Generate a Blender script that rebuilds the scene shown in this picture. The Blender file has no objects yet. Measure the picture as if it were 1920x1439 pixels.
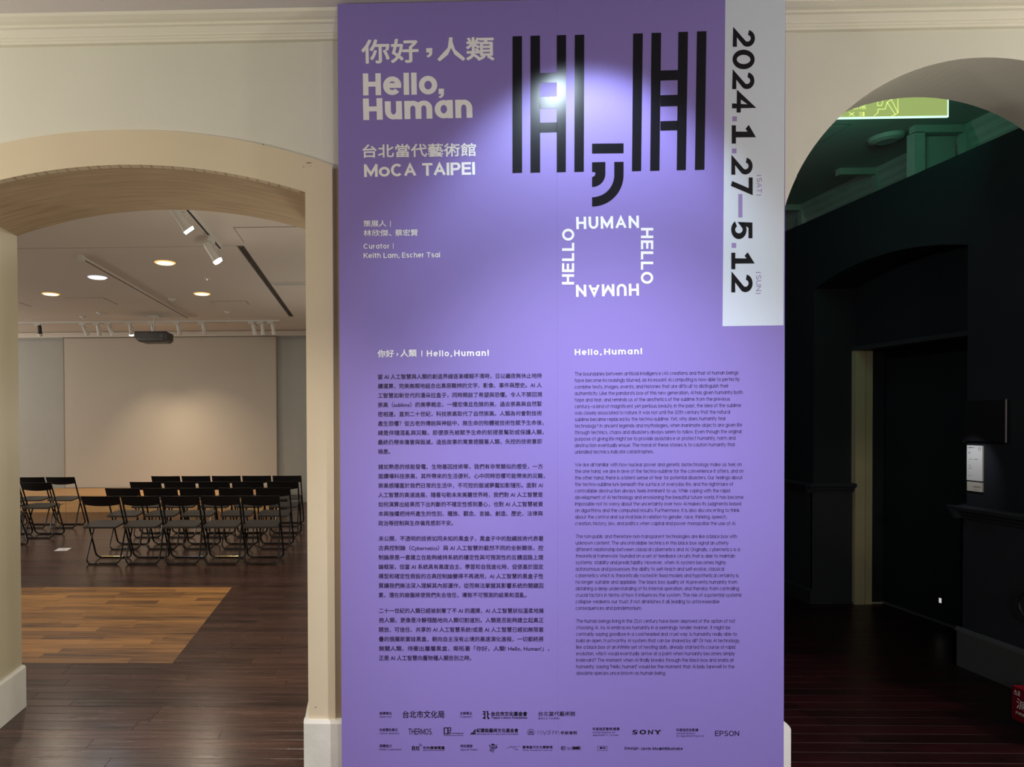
import bpy, bmesh, math, random
from mathutils import Vector, Matrix
random.seed(7)
PI = math.pi
C = bpy.context.scene.collection
SC = bpy.context.scene

# ------------------------------------------------------------------ camera
F, PX, PY, CH = 1200.0, 657.143, 797.423, 1.62
M = ((0.99973, 0.00552, 0.02242), (-0.00526, 0.99992, -0.01174), (-0.02249, 0.01162, 0.99968))
def _w(r): return Vector((r[0], r[2], -r[1]))          # image axes expressed in the room's axes
right, down, fwd = _w(M[0]).normalized(), _w(M[1]).normalized(), _w(M[2]).normalized()
cam_d = bpy.data.cameras.new('camera'); cam = bpy.data.objects.new('camera', cam_d); C.objects.link(cam)
cam_d.sensor_fit = 'HORIZONTAL'; cam_d.sensor_width = 36.0
cam_d.lens = F / 1920 * 36.0
cam_d.shift_x = (960 - PX) / 1920
cam_d.shift_y = (PY - 719.5) / 1920
cam_d.clip_start = 0.05; cam_d.clip_end = 100
cam.matrix_world = Matrix(((right.x, -down.x, -fwd.x, 0), (right.y, -down.y, -fwd.y, 0),
                           (right.z, -down.z, -fwd.z, CH), (0, 0, 0, 1)))
SC.camera = cam

# ------------------------------------------------------------------ world, lights, exposure
world = bpy.data.worlds.new('world'); SC.world = world; world.use_nodes = True
world.node_tree.nodes['Background'].inputs[0].default_value = (1.0, 0.9, 0.8, 1)
world.node_tree.nodes['Background'].inputs[1].default_value = 0.0
SC.view_settings.view_transform = 'Standard'
try: SC.view_settings.look = 'None'
except Exception: pass
SC.view_settings.exposure = 0.0; SC.view_settings.gamma = 1.0
SC.view_settings.use_curve_mapping = False
try: SC.cycles.max_bounces = 8; SC.cycles.diffuse_bounces = 4; SC.cycles.sample_clamp_indirect = 3.0
except Exception: pass

def area(name, loc, size, power, color, rot=(0, 0, 0), sy=None, spread=180):
    l = bpy.data.lights.new(name, 'AREA'); l.energy = power; l.color = color; l.size = size
    if sy: l.shape = 'RECTANGLE'; l.size_y = sy
    else: l.shape = 'DISK'
    l.spread = math.radians(spread)
    o = bpy.data.objects.new(name, l); C.objects.link(o); o.location = loc; o.rotation_euler = rot
    return o
def spot(name, loc, target, power, color, angle, blend=0.5, radius=0.02):
    l = bpy.data.lights.new(name, 'SPOT'); l.energy = power; l.color = color
    l.spot_size = math.radians(angle); l.spot_blend = blend; l.shadow_soft_size = radius
    o = bpy.data.objects.new(name, l); C.objects.link(o); o.location = loc
    o.rotation_euler = (Vector(target) - Vector(loc)).to_track_quat('-Z', 'Y').to_euler()
    return o
WARM = (1.0, 0.80, 0.56); NEUT = (1.0, 0.92, 0.80); COOL = (0.80, 0.90, 1.0)
# hall on the camera's side: unseen point lights added as fill, and the cool spots washing the exhibition board
def fill_point(name, loc, power, color, radius=0.12):
    l = bpy.data.lights.new(name, 'POINT'); l.energy = power; l.color = color; l.shadow_soft_size = radius
    o = bpy.data.objects.new(name, l); C.objects.link(o); o.location = loc; return o
fill_point('hall_fill_light', (-3.3, 1.3, 2.2), 112, (1.0, .93, .78))
fill_point('hall_fill_light', (4.6, 1.2, 2.2), 125, (1.0, .94, .82))
fill_point('hall_fill_light', (0.9, -2.2, 2.3), 95, (1.0, .95, .84))
spot('board_spot_light', (1.0, 2.20, 3.33), (0.95, 2.79, 2.25), 62, (.70, .86, 1.0), 88, 0.6, 0.04)
spot('board_spot_light', (0.95, 0.75, 3.33), (1.05, 2.79, .85), 400, (.80, .85, 1.0), 56, 1.0, 0.05)
spot('hall_added_spot', (-0.55, 1.3, 3.33), (-0.15, 2.92, 0.40), 140, (1.0, .93, .80), 46, 1.0, 0.05)  # spot added to brighten the casing foot and baseboard
spot('hall_added_spot', (2.35, 0.8, 3.33), (4.24, 5.55, 0.9), 60, (1.0, .88, .66), 12, 1.0, 0.04)  # narrow spot added to light the door frame in the passage
# event room behind the left arch: added unseen fill points, and its lamps
fill_point('room_fill_light', (-8.4, 6.0, 2.2), 145, (1.0, .93, .82))
fill_point('room_fill_light', (0.0, 8.6, 1.5), 26, (1.0, .93, .82))
fill_point('room_fill_light', (-8.8, 10.2, 2.2), 120, (1.0, .93, .84))
for (x, y, col) in ((-4.199, 8.507, WARM), (-3.159, 7.537, COOL), (-2.142, 6.864, WARM), (-2.185, 8.598, WARM)):
    area('downlight_glow', (x, y, 3.262), 0.17, 14, (1.0, .86, .68) if col is WARM else COOL)
spot('stage_spot_light', (-4.02, 10.93, 3.0), (-3.8, 12.2, -0.1), 90, (1.0, .80, .56), 76, 1.0, 0.04)
spot('stage_spot_light', (-3.63, 10.95, 3.0), (-2.7, 12.2, -0.1), 90, (1.0, .78, .54), 76, 1.0, 0.04)
spot('arch_spot_light', (-1.36, 5.05, 3.0), (-1.0, 3.2, 2.7), 26, (1.0, .88, .72), 70, 0.9, 0.04)
fill_point('room_fill_light', (0.0, 4.6, 1.5), 32, (1.0, .92, .80), .15)  # one more unseen fill added near the arch
# unseen fill light added deep in the dark passage
fill_point('passage_fill_light', (1.5, 5.2, 2.9), 9, (.85, .92, 1.0), .05)

# ------------------------------------------------------------------ helpers
def mat(name, col, rough=0.6, metal=0.0, emit=None, estr=1.0, noise=0.0, nscale=8.0, bump=0.0, bscale=60.0,
        spec=0.5, stretch=None, coat=0.0):
    m = bpy.data.materials.new(name); m.use_nodes = True
    nt = m.node_tree; b = nt.nodes['Principled BSDF']
    b.inputs['Base Color'].default_value = (*col, 1); b.inputs['Roughness'].default_value = rough
    b.inputs['Metallic'].default_value = metal; b.inputs['Specular IOR Level'].default_value = spec
    if coat: b.inputs['Coat Weight'].default_value = coat; b.inputs['Coat Roughness'].default_value = 0.15
    if emit: b.inputs['Emission Color'].default_value = (*emit, 1); b.inputs['Emission Strength'].default_value = estr
    tc = nt.nodes.new('ShaderNodeTexCoord'); src = tc.outputs['Object']
    if stretch:
        mp = nt.nodes.new('ShaderNodeMapping'); mp.inputs['Scale'].default_value = stretch
        nt.links.new(src, mp.inputs['Vector']); src = mp.outputs['Vector']
    if noise:
        n = nt.nodes.new('ShaderNodeTexNoise'); n.inputs['Scale'].default_value = nscale; n.inputs['Detail'].default_value = 5
        nt.links.new(src, n.inputs['Vector'])
        r = nt.nodes.new('ShaderNodeMapRange'); r.inputs['From Min'].default_value = .3; r.inputs['From Max'].default_value = .7
        r.inputs['To Min'].default_value = 1 - noise; r.inputs['To Max'].default_value = 1 + noise
        nt.links.new(n.outputs['Fac'], r.inputs['Value'])
        mx = nt.nodes.new('ShaderNodeVectorMath'); mx.operation = 'SCALE'; mx.inputs[0].default_value = col
        nt.links.new(r.outputs[0], mx.inputs['Scale']); nt.links.new(mx.outputs[0], b.inputs['Base Color'])
    if bump:
        n2 = nt.nodes.new('ShaderNodeTexNoise'); n2.inputs['Scale'].default_value = bscale; n2.inputs['Detail'].default_value = 3
        nt.links.new(src, n2.inputs['Vector'])
        bp = nt.nodes.new('ShaderNodeBump'); bp.inputs['Strength'].default_value = bump; bp.inputs['Distance'].default_value = .004
        nt.links.new(n2.outputs['Fac'], bp.inputs['Height']); nt.links.new(bp.outputs[0], b.inputs['Normal'])
    return m

def wood(name, c_dark, c_light, rough=0.28, spec=.5):
    m = bpy.data.materials.new(name); m.use_nodes = True
    nt = m.node_tree; b = nt.nodes['Principled BSDF']; L = nt.links.new; N = nt.nodes.new
    tc = N('ShaderNodeTexCoord'); geo = N('ShaderNodeNewGeometry'); oi = N('ShaderNodeObjectInfo')
    add = N('ShaderNodeMath'); add.operation = 'ADD'; L(geo.outputs['Random Per Island'], add.inputs[0]); L(oi.outputs['Random'], add.inputs[1])
    fr = N('ShaderNodeMath'); fr.operation = 'FRACT'; L(add.outputs[0], fr.inputs[0])
    off = N('ShaderNodeMath'); off.operation = 'MULTIPLY'; off.inputs[1].default_value = 37.0; L(fr.outputs[0], off.inputs[0])
    cb = N('ShaderNodeCombineXYZ'); L(off.outputs[0], cb.inputs[0]); L(off.outputs[0], cb.inputs[1])
    va = N('ShaderNodeVectorMath'); va.operation = 'ADD'; L(geo.outputs['Position'], va.inputs[0]); L(cb.outputs[0], va.inputs[1])
    mp = N('ShaderNodeMapping'); mp.inputs['Scale'].default_value = (1.9, 34, 4); L(va.outputs[0], mp.inputs['Vector'])
    n = N('ShaderNodeTexNoise'); n.inputs['Scale'].default_value = 1.3; n.inputs['Detail'].default_value = 7; n.inputs['Distortion'].default_value = .6
    L(mp.outputs[0], n.inputs['Vector'])
    g0 = N('ShaderNodeMapRange'); g0.inputs['From Min'].default_value = .28; g0.inputs['From Max'].default_value = .72; L(n.outputs['Fac'], g0.inputs['Value'])
    g1 = N('ShaderNodeMath'); g1.operation = 'MULTIPLY'; g1.inputs[1].default_value = .60; L(g0.outputs[0], g1.inputs[0])
    g2 = N('ShaderNodeMath'); g2.operation = 'MULTIPLY_ADD'; g2.inputs[1].default_value = .50; L(fr.outputs[0], g2.inputs[0]); L(g1.outputs[0], g2.inputs[2])
    cr = N('ShaderNodeValToRGB'); e = cr.color_ramp.elements
    e[0].position = .12; e[0].color = (*c_dark, 1); e[1].position = .95; e[1].color = (*c_light, 1)
    L(g2.outputs[0], cr.inputs[0]); L(cr.outputs[0], b.inputs['Base Color'])
    b.inputs['Roughness'].default_value = rough; b.inputs['Specular IOR Level'].default_value = spec
    rr = N('ShaderNodeMapRange'); rr.inputs['To Min'].default_value = rough - .06; rr.inputs['To Max'].default_value = rough + .12
    L(n.outputs['Fac'], rr.inputs['Value']); L(rr.outputs[0], b.inputs['Roughness'])
    bp = N('ShaderNodeBump'); bp.inputs['Strength'].default_value = .18; bp.inputs['Distance'].default_value = .002
    L(n.outputs['Fac'], bp.inputs['Height']); L(bp.outputs[0], b.inputs['Normal'])
    return m

class MB:
    """collects shapes and links them as one mesh object"""
    def __init__(s): s.v = []; s.f = []; s.mi = []; s.cur = 0
    def face(s, pts):
        n = len(s.v); s.v += [tuple(p) for p in pts]; s.f.append(list(range(n, n + len(pts)))); s.mi.append(s.cur); return s
    def box(s, a, b):
        x0, y0, z0 = [min(a[i], b[i]) for i in range(3)]; x1, y1, z1 = [max(a[i], b[i]) for i in range(3)]
        n = len(s.v)
        s.v += [(x0, y0, z0), (x1, y0, z0), (x1, y1, z0), (x0, y1, z0), (x0, y0, z1), (x1, y0, z1), (x1, y1, z1), (x0, y1, z1)]
        for q in ((0, 3, 2, 1), (4, 5, 6, 7), (0, 1, 5, 4), (1, 2, 6, 5), (2, 3, 7, 6), (3, 0, 4, 7)):
            s.f.append([n + i for i in q]); s.mi.append(s.cur)
        return s
    def prism(s, poly, axis, a, b):
        """poly of 2D points extruded along an axis; for x: (y,z), y: (x,z), z: (x,y)"""
        def P(p, t): return {'x': (t, p[0], p[1]), 'y': (p[0], t, p[1]), 'z': (p[0], p[1], t)}[axis]
        n = len(s.v); k = len(poly)
        s.v += [P(p, a) for p in poly] + [P(p, b) for p in poly]
        s.f.append([n + i for i in range(k)]); s.f.append([n + k + i for i in reversed(range(k))]); s.mi += [s.cur] * 2
        for i in range(k):
            j = (i + 1) % k; s.f.append([n + i, n + k + i, n + k + j, n + j]); s.mi.append(s.cur)
        return s
    def tube(s, pts, r, seg=8, cap=True):
        pts = [Vector(p) for p in pts]; rings = []; up = None
        for i, p in enumerate(pts):
            t = ((pts[min(i + 1, len(pts) - 1)] - p).normalized() + (p - pts[max(i - 1, 0)]).normalized()).normalized()
            if up is None: up = t.orthogonal().normalized()
            up = (up - t * up.dot(t)).normalized(); w = t.cross(up)
            rr = r[i] if isinstance(r, (list, tuple)) else r
            n = len(s.v); rings.append(n)
            s.v += [tuple(p + (up * math.cos(2 * PI * k / seg) + w * math.sin(2 * PI * k / seg)) * rr) for k in range(seg)]
        for a, b in zip(rings, rings[1:]):
            for k in range(seg):
                j = (k + 1) % seg; s.f.append([a + k, a + j, b + j, b + k]); s.mi.append(s.cur)
        if cap:
            s.f.append([rings[0] + k for k in reversed(range(seg))]); s.f.append([rings[-1] + k for k in range(seg)]); s.mi += [s.cur] * 2
        return s
    def build(s, name, m, parent=None, smooth=False, bevel=0, loc=None, kind=None):
        me = bpy.data.meshes.new(name); me.from_pydata(s.v, [], s.f); me.update()
        for mm in (m if isinstance(m, (list, tuple)) else [m]): me.materials.append(mm)
        if isinstance(m, (list, tuple)): me.polygons.foreach_set('material_index', s.mi)
        bm = bmesh.new(); bm.from_mesh(me)
        bmesh.ops.recalc_face_normals(bm, faces=bm.faces)
        if bevel:
            bmesh.ops.remove_doubles(bm, verts=bm.verts, dist=1e-5)
            es = [e for e in bm.edges if len(e.link_faces) == 2 and e.calc_face_angle(0) > .6]
            bmesh.ops.bevel(bm, geom=es, offset=bevel, segments=2, affect='EDGES', profile=.5)
        bm.to_mesh(me); bm.free()
        if smooth:
            me.polygons.foreach_set('use_smooth', [True] * len(me.polygons))
            try: me.set_sharp_from_angle(angle=math.radians(40))
            except Exception: pass
        o = bpy.data.objects.new(name, me); C.objects.link(o)
        if parent: o.parent = parent
        if loc: o.location = loc
        if kind: o['kind'] = kind
        return o
def tag(o, label, cat, group=None, kind=None):
    o['label'] = label; o['category'] = cat
    if group: o['group'] = group
    if kind: o['kind'] = kind
    return o
def thing(name, label, cat, loc=(0, 0, 0), rz=0, group=None):
    o = bpy.data.objects.new(name, None); C.objects.link(o); o.location = loc; o.rotation_euler = (0, 0, rz)
    o.empty_display_size = .05
    return tag(o, label, cat, group)
def struct(o): o['kind'] = 'structure'; return o
def copy_tree(o, parent=None):
    c = o.copy(); C.objects.link(c); c.parent = parent
    for ch in o.children: copy_tree(ch, c)
    return c

# ------------------------------------------------------------------ materials
m_wall = mat('warm_white_wall_paint', (.73, .72, .635), .75, noise=.03, nscale=1.5, bump=.12, bscale=220)
m_casing = mat('cream_casing_paint', (.72, .62, .45), .55, noise=.03, nscale=2, bump=.08, bscale=150)
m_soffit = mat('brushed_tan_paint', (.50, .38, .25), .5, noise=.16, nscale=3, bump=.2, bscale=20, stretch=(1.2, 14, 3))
m_jamb = mat('satin_cream_paint', (.56, .51, .36), .38, noise=.04, nscale=2, bump=.1, bscale=40)
m_base = mat('chipped_white_paint', (.80, .79, .73), .5, noise=.05, nscale=6, bump=.35, bscale=30)
m_corn = mat('cornice_plaster', (.83, .81, .70), .7, noise=.02, nscale=3)
m_ceil = mat('ceiling_paint', (.72, .69, .70), .85)
m_rceil = mat('room_ceiling_paint', (.70, .63, .56), .85, noise=.02, nscale=1)
m_grey = mat('grey_wall_panel', (.40, .395, .37), .8, noise=.02)
m_screen = mat('projection_screen_paint', (.52, .47, .41), .85)
m_slot = mat('shadow_gap_black', (.03, .025, .02), .8)
m_wood = wood('dark_merbau_boards', (.026, .013, .010), (.100, .046, .034), .22)
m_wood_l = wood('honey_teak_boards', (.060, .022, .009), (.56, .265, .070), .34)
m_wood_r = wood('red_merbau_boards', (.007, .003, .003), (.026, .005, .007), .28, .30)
m_sub = mat('subfloor', (.012, .008, .006), .8)
m_stage = mat('birch_stage_board', (.62, .36, .15), .5, noise=.15, nscale=3, stretch=(1, 4, 12))
m_black = mat('black_plastic', (.010, .010, .011), .38)
m_seat = mat('black_seat_plastic', (.030, .028, .026), .45, bump=.1, bscale=200)
m_tube = mat('black_lacquered_steel', (.012, .012, .013), .22, spec=.6)
m_chrome = mat('bare_steel', (.65, .62, .55), .25, metal=1)
m_white = mat('white_enamel', (.70, .69, .66), .4)
m_lens = mat('lit_lamp_lens', (1, 1, 1), .3, emit=(1.0, .93, .78), estr=22)
m_lensoff = mat('frosted_lamp_lens', (.75, .73, .68), .3)
m_dwarm = mat('lit_warm_diffuser', (1, .9, .7), .4, emit=(1.0, .80, .45), estr=4)
m_dcool = mat('lit_white_diffuser', (1, 1, 1), .4, emit=(.80, .90, 1.0), estr=9)
m_paper = mat('white_paper', (.70, .70, .70), .7)
m_purple = mat('purple_print', (.24, .182, .53), .5, bump=.03, bscale=300, spec=.3)
m_pale = mat('pale_blue_print', (.62, .68, .80), .5, spec=.3)
m_ink = mat('black_vinyl', (.008, .008, .012), .26, spec=.22)
m_ink2 = mat('dark_purple_print', (.018, .010, .045), .6, spec=.2)
m_whitevinyl = mat('white_vinyl', (.86, .86, .90), .5)
m_lilac = mat('lilac_vinyl', (.30, .22, .50), .5)
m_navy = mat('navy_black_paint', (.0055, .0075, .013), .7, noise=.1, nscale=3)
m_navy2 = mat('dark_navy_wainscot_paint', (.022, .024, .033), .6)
m_green = mat('pale_plaster_trim', (.42, .44, .40), .7, noise=.12, nscale=4, bump=.15)
m_dceil = mat('dim_plaster_ceiling', (.42, .44, .41), .8)
m_frame = mat('beige_door_frame_paint', (.42, .37, .24), .5, noise=.06, nscale=5)
m_acryl = mat('edge_lit_green_acrylic', (.30, .40, .08), .2, emit=(.40, .52, .17), estr=.80)
m_acedge = mat('glowing_acrylic_edge', (.6, .9, .7), .2, emit=(.50, .95, .62), estr=1.6)
m_engr = mat('engraved_acrylic_line', (.7, .8, .3), .3, emit=(.70, .82, .26), estr=1.05)
m_red = mat('red_enamel', (.13, .003, .010), .35)
m_dimtext = mat('white_print', (.75, .72, .72), .5)

# ------------------------------------------------------------------ projection onto real planes
def ray(px, py):
    return (right * ((px - PX) / F) + down * ((py - PY) / F) + fwd)
def at_y(px, py, Y):
    d = ray(px, py); return Vector((0, 0, CH)) + d * (Y / d.y)

# ------------------------------------------------------------------ THE SHELL
YF, YB = 2.935, 3.55      # main wall: front and back faces
def arch_z(x, cx, cz, r, zspring): return max(cz + math.sqrt(max(r * r - (x - cx) ** 2, 0)), zspring)
LX0, LX1 = -1.94, -0.266                      # left arch opening
def zL(x): return .14 + math.sqrt(2.6435 ** 2 - (x + 1.103) ** 2)
RX, RZ, RR = 2.766, 2.301, .91                # right arch: semicircle
def zR(x): return RZ + math.sqrt(max(RR * RR - (x - RX) ** 2, 0))
ZTOP = 3.42
def arch_block(mb, xs, zf, ztop, y0, y1):
    """wall above a curved opening, one closed prism per step"""
    for a, b in zip(xs, xs[1:]):
        za, zb = zf(a), zf(b)
        mb.face([(a, y0, za), (b, y0, zb), (b, y0, ztop), (a, y0, ztop)])
        mb.face([(b, y1, zb), (a, y1, za), (a, y1, ztop), (b, y1, ztop)])
        mb.face([(a, y1, za), (b, y1, zb), (b, y0, zb), (a, y0, za)])
        mb.face([(a, y0, ztop), (b, y0, ztop), (b, y1, ztop), (a, y1, ztop)])
def cosx(a, b, n): return [(a + b) / 2 - (b - a) / 2 * math.cos(PI * i / n) for i in range(n + 1)]
linx = lambda a, b, n: [a + (b - a) * i / n for i in range(n + 1)]
mb = MB()
mb.box((-6.5, YF, 0), (LX0 - .005, YB, 3.75))
arch_block(mb, linx(LX0 - .005, LX1 + .005, 40), lambda x: zL(x) + .005, 3.75, YF, YB)
mb.box((LX1 + .005, YF, 0), (1.0, YB, 3.75))
wall = struct(mb.build('wall_front', m_wall))
mb = MB()
mb.box((1.0, YF, 0), (RX - RR, 3.29, 3.75)); mb.box((RX + RR, YF, 0), (7.0, 3.29, 3.75))
arch_block(mb, cosx(RX - RR, RX + RR, 56), zR, 3.75, YF, 3.29)
mb.box((1.0, 3.29, 0), (RX - RR - .055, YB - .2, 3.75)); mb.box((RX + RR + .055, 3.29, 0), (7.0, YB - .2, 3.75))
R2 = RR + .055
arch_block(mb, cosx(RX - R2, RX + R2, 48), lambda x: RZ + math.sqrt(max(R2 * R2 - (x - RX) ** 2, 0)), 3.75, 3.29, YB - .2)
wall_r = struct(mb.build('wall_front', m_wall))
# casing of the left arch: a proud band following the curve, down the right jamb
zO = lambda x: .123 + math.sqrt(2.82 ** 2 - (x + 1.12) ** 2)
mb = MB(); xs = linx(-2.10, -.142, 40); y0, y1 = 2.918, YF + .02
for a, b in zip(xs, xs[1:]):
    lo = lambda x: zL(min(max(x, LX0), LX1)) if LX0 <= x <= LX1 else 2.3
    la, lb = (zL(a) if LX0 <= a <= LX1 else 2.0), (zL(b) if LX0 <= b <= LX1 else 2.0)
    if a < LX1 < b: continue
    if a < LX0 < b: continue
    mb.face([(a, y0, la), (b, y0, lb), (b, y0, zO(b)), (a, y0, zO(a))])
    mb.face([(a, y0, zO(a)), (b, y0, zO(b)), (b, y1, zO(b)), (a, y1, zO(a))])
    mb.face([(a, y0, la), (b, y0, lb), (b, y1, lb), (a, y1, la)])
ja = [x for x in xs if x <= LX1][-1]; jb = [x for x in xs if x > LX1][0]
mb.face([(ja, y0, zL(ja)), (LX1, y0, zL(LX1)), (LX1, y0, zO(LX1)), (ja, y0, zO(ja))])
mb.face([(ja, y0, zO(ja)), (LX1, y0, zO(LX1)), (LX1, y1, zO(LX1)), (ja, y1, zO(ja))])
mb.face([(ja, y0, zL(ja)), (LX1, y0, zL(LX1)), (LX1, y1, zL(LX1)), (ja, y1, zL(ja))])
mb.face([(LX1, y0, 2.0), (jb, y0, 2.0), (jb, y0, zO(jb)), (LX1, y0, zO(LX1))])
mb.face([(LX1, y0, zO(LX1)), (jb, y0, zO(jb)), (jb, y1, zO(jb)), (LX1, y1, zO(LX1))])
ka = [x for x in xs if x < LX0][-1]; kb = [x for x in xs if x >= LX0][0]
mb.face([(ka, y0, 2.0), (LX0, y0, 2.0), (LX0, y0, zO(LX0)), (ka, y0, zO(ka))])
mb.face([(LX0, y0, zL(LX0)), (kb, y0, zL(kb)), (kb, y0, zO(kb)), (LX0, y0, zO(LX0))])
mb.box((LX1, y0, 0), (-.142, y1, 2.0)); mb.box((-2.10, y0, 0), (LX0, y1, 2.0))
mb.face([(-.142, y0, 2.0), (-.142, y1, 2.0), (-.142, y1, zO(-.142)), (-.142, y0, zO(-.142))])
mb.face([(LX1, y0, 2.0), (LX1, y1, 2.0), (LX1, y1, zL(LX1)), (LX1, y0, zL(LX1))])
mb.face([(LX0, y0, 2.0), (LX0, y1, 2.0), (LX0, y1, zL(LX0)), (LX0, y0, zL(LX0))])
cas = mb.build('arch_casing', m_casing, wall)
# narrow brown return of the column between the casing and the board
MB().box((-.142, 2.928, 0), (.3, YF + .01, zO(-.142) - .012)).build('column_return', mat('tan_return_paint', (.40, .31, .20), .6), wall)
# soffit and jamb linings
mb = MB(); xs = linx(LX0, LX1, 48)
for a, b in zip(xs, xs[1:]):
    mb.face([(a, 2.92, zL(a)), (b, 2.92, zL(b)), (b, YB + .004, zL(b)), (a, YB + .004, zL(a))])
    mb.face([(a, 2.92, zL(a) + .02), (b, 2.92, zL(b) + .02), (b, YB + .004, zL(b) + .02), (a, YB + .004, zL(a) + .02)])
mb.build('arch_soffit', m_soffit, wall, smooth=True)
MB().box((LX0 - .02, y1, 0), (LX0, YB, zL(LX0))).build('arch_jamb', m_jamb, wall)
MB().box((LX1, y1, 0), (LX1 + .02, YB, zL(LX1))).build('arch_jamb', m_jamb, wall)
MB().box((-.19, 2.931, 2.715), (1.6, YF - .0005, 3.338)).build('pilaster_head', m_wall, wall_r)
arc_ = [(x, RZ + math.sqrt(max(RR * RR - (x - RX) ** 2, 0))) for x in linx(1.857, 1.945, 12)]
MB().prism([(1.6, 0), (1.857, 0)] + arc_ + [(1.945, 3.338), (1.6, 3.338)], 'y', 2.931, YF - .0005).build('pilaster', m_wall, wall_r)
# small chips in the paint of the casing
for (px, py, w, h) in ((494, 271, 3.2, 2.2), (579, 305.5, 14, 1.5), (569, 313, 4, 1.2), (582, 312, 2, 1.4), (592, 1327, 2.4, 2.4)):
    p = at_y(px, py, 2.917); k = 2.917 / F / 2
    MB().face([(p.x - w * k, 2.917, p.z), (p.x, 2.917, p.z - h * k), (p.x + w * k, 2.917, p.z + .2 * h * k), (p.x, 2.917, p.z + h * k)]).build('paint_chip', m_slot, wall)

# cornice: stepped profile (y, z)
prof = [(YF, 3.335), (YF - .022, 3.335), (YF - .022, 3.346), (YF - .027, 3.349), (YF - .027, 3.356), (YF - .034, 3.360),
        (YF - .034, 3.366), (YF - .05, 3.385), (YF - .062, 3.388), (YF - .062, 3.398), (YF - .08, 3.402), (YF - .102, 3.412), (YF - .105, 3.425), (YF, 3.425)]
struct(MB().prism(prof, 'x', -6.5, 7.0).build('trim_1', m_corn))
# hall around the camera
fl = struct(MB().box((-10.2, -4.0, -.12), (7.2, 14.2, -.018)).build('floor', m_sub))
struct(MB().box((-6.6, -4.0, 3.425), (7.1, YF, 3.56)).build('ceiling', m_ceil))
struct(MB().box((-6.7, -4.0, 0), (-6.5, YF, 3.45)).build('wall_left', m_wall))
struct(MB().box((7.0, -4.0, 0), (7.2, YF, 3.45)).build('wall_right', m_wall))
struct(MB().box((-6.7, -4.1, 0), (7.2, -4.0, 3.45)).build('wall_back', m_wall))
# baseboards of the left arch
def bb_prof(d=.02, h=.237): return [(0, 0), (d, 0), (d, h - .012), (d - .010, h), (0, h)]
mb = MB(); p = bb_prof(.026)
mb.prism([(LX0 - .002 + a, b) for a, b in p], 'y', 2.895, YB)      # along the left jamb
struct(mb.build('baseboard_left', m_base, bevel=.002))
mb = MB()
mb.box((LX1 - .020, 2.896, 0), (-.105, 2.93, .224)); mb.prism([(2.896, .224), (2.903, .237), (2.93, .237), (2.93, .224)], 'x', LX1 - .020, -.113)
mb.box((LX1 - .020, 2.93, 0), (LX1, YB, .224)); mb.prism([(LX1 - .020, .224), (LX1 - .012, .237), (LX1, .237), (LX1, .224)], 'y', 2.93, YB)
struct(mb.build('baseboard_column', m_base))
mb = MB(); mb.prism([(1.7, 0), (1.905, 0), (1.905, .21), (1.899, .222), (1.885, .237), (1.7, .237)], 'y', 2.9, 2.93)
mb.prism([(1.8, 0), (1.905, 0), (1.905, .21), (1.899, .222), (1.885, .237), (1.8, .237)], 'y', 2.93, 2.94)
struct(mb.build('baseboard_column', m_base))

# ------------------------------------------------------------------ event room behind the left arch
YFAR = 12.29; ZC = 3.30
struct(MB().box((-9.6, YFAR, 0), (.8, YFAR + .2, 3.7)).build('wall_far', m_grey))
struct(MB().box((-9.8, YB, 0), (-9.6, YFAR + .2, 3.7)).build('wall_left', m_grey))
struct(MB().box((.6, YB, 0), (.75, YFAR + .2, 3.9)).build('wall_right', [m_grey, m_navy][0]))
# ceiling: outer ring, raft, shadow gaps between them
mb = MB(); g = .035
rx0, rx1, ry0, ry1 = -8.2, -1.245, 6.25, 10.60
mb.box((-9.7, YB, ZC), (.7, ry0 - .025, ZC + .15)); mb.box((-9.7, ry1 + .03, ZC), (.7, YFAR + .1, ZC + .15))
mb.box((-9.7, ry0 - .025, ZC), (rx0 - g, ry1 + .03, ZC + .15)); mb.box((rx1 + .075, ry0 - .025, ZC), (.7, ry1 + .03, ZC + .15))
mb.box((rx0, ry0, ZC), (rx1, ry1, ZC + .15))
ceil = struct(mb.build('ceiling', m_rceil))
MB().box((-9.7, YB, ZC + .14), (.7, YFAR, ZC + .2)).build('ceiling_void', m_slot, ceil)
# ventilation grille in the right-hand gap
gr = thing('ventilation_grille', 'long black slotted air grille running along the ceiling beside the downlights', 'vent', (rx1 + .037, 8.42, ZC))
MB().box((-.034, -2.16, .02), (.034, 2.16, .03)).build('backing', m_slot, gr)
for i in range(3):
    x = -.024 + .024 * i
    MB().box((x - .0025, -2.16, -.001), (x + .0025, 2.16, .02)).build('louvre_bar', mat('grille_metal', (.16, .13, .11), .5) if i == 0 else bpy.data.materials['grille_metal'], gr)
for i in range(8):
    y = -2.16 + 4.32 * i / 7
    MB().box((-.034, y - .006, -.001), (.034, y + .006, .02)).build('cross_bar', bpy.data.materials['grille_metal'], gr)
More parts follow.
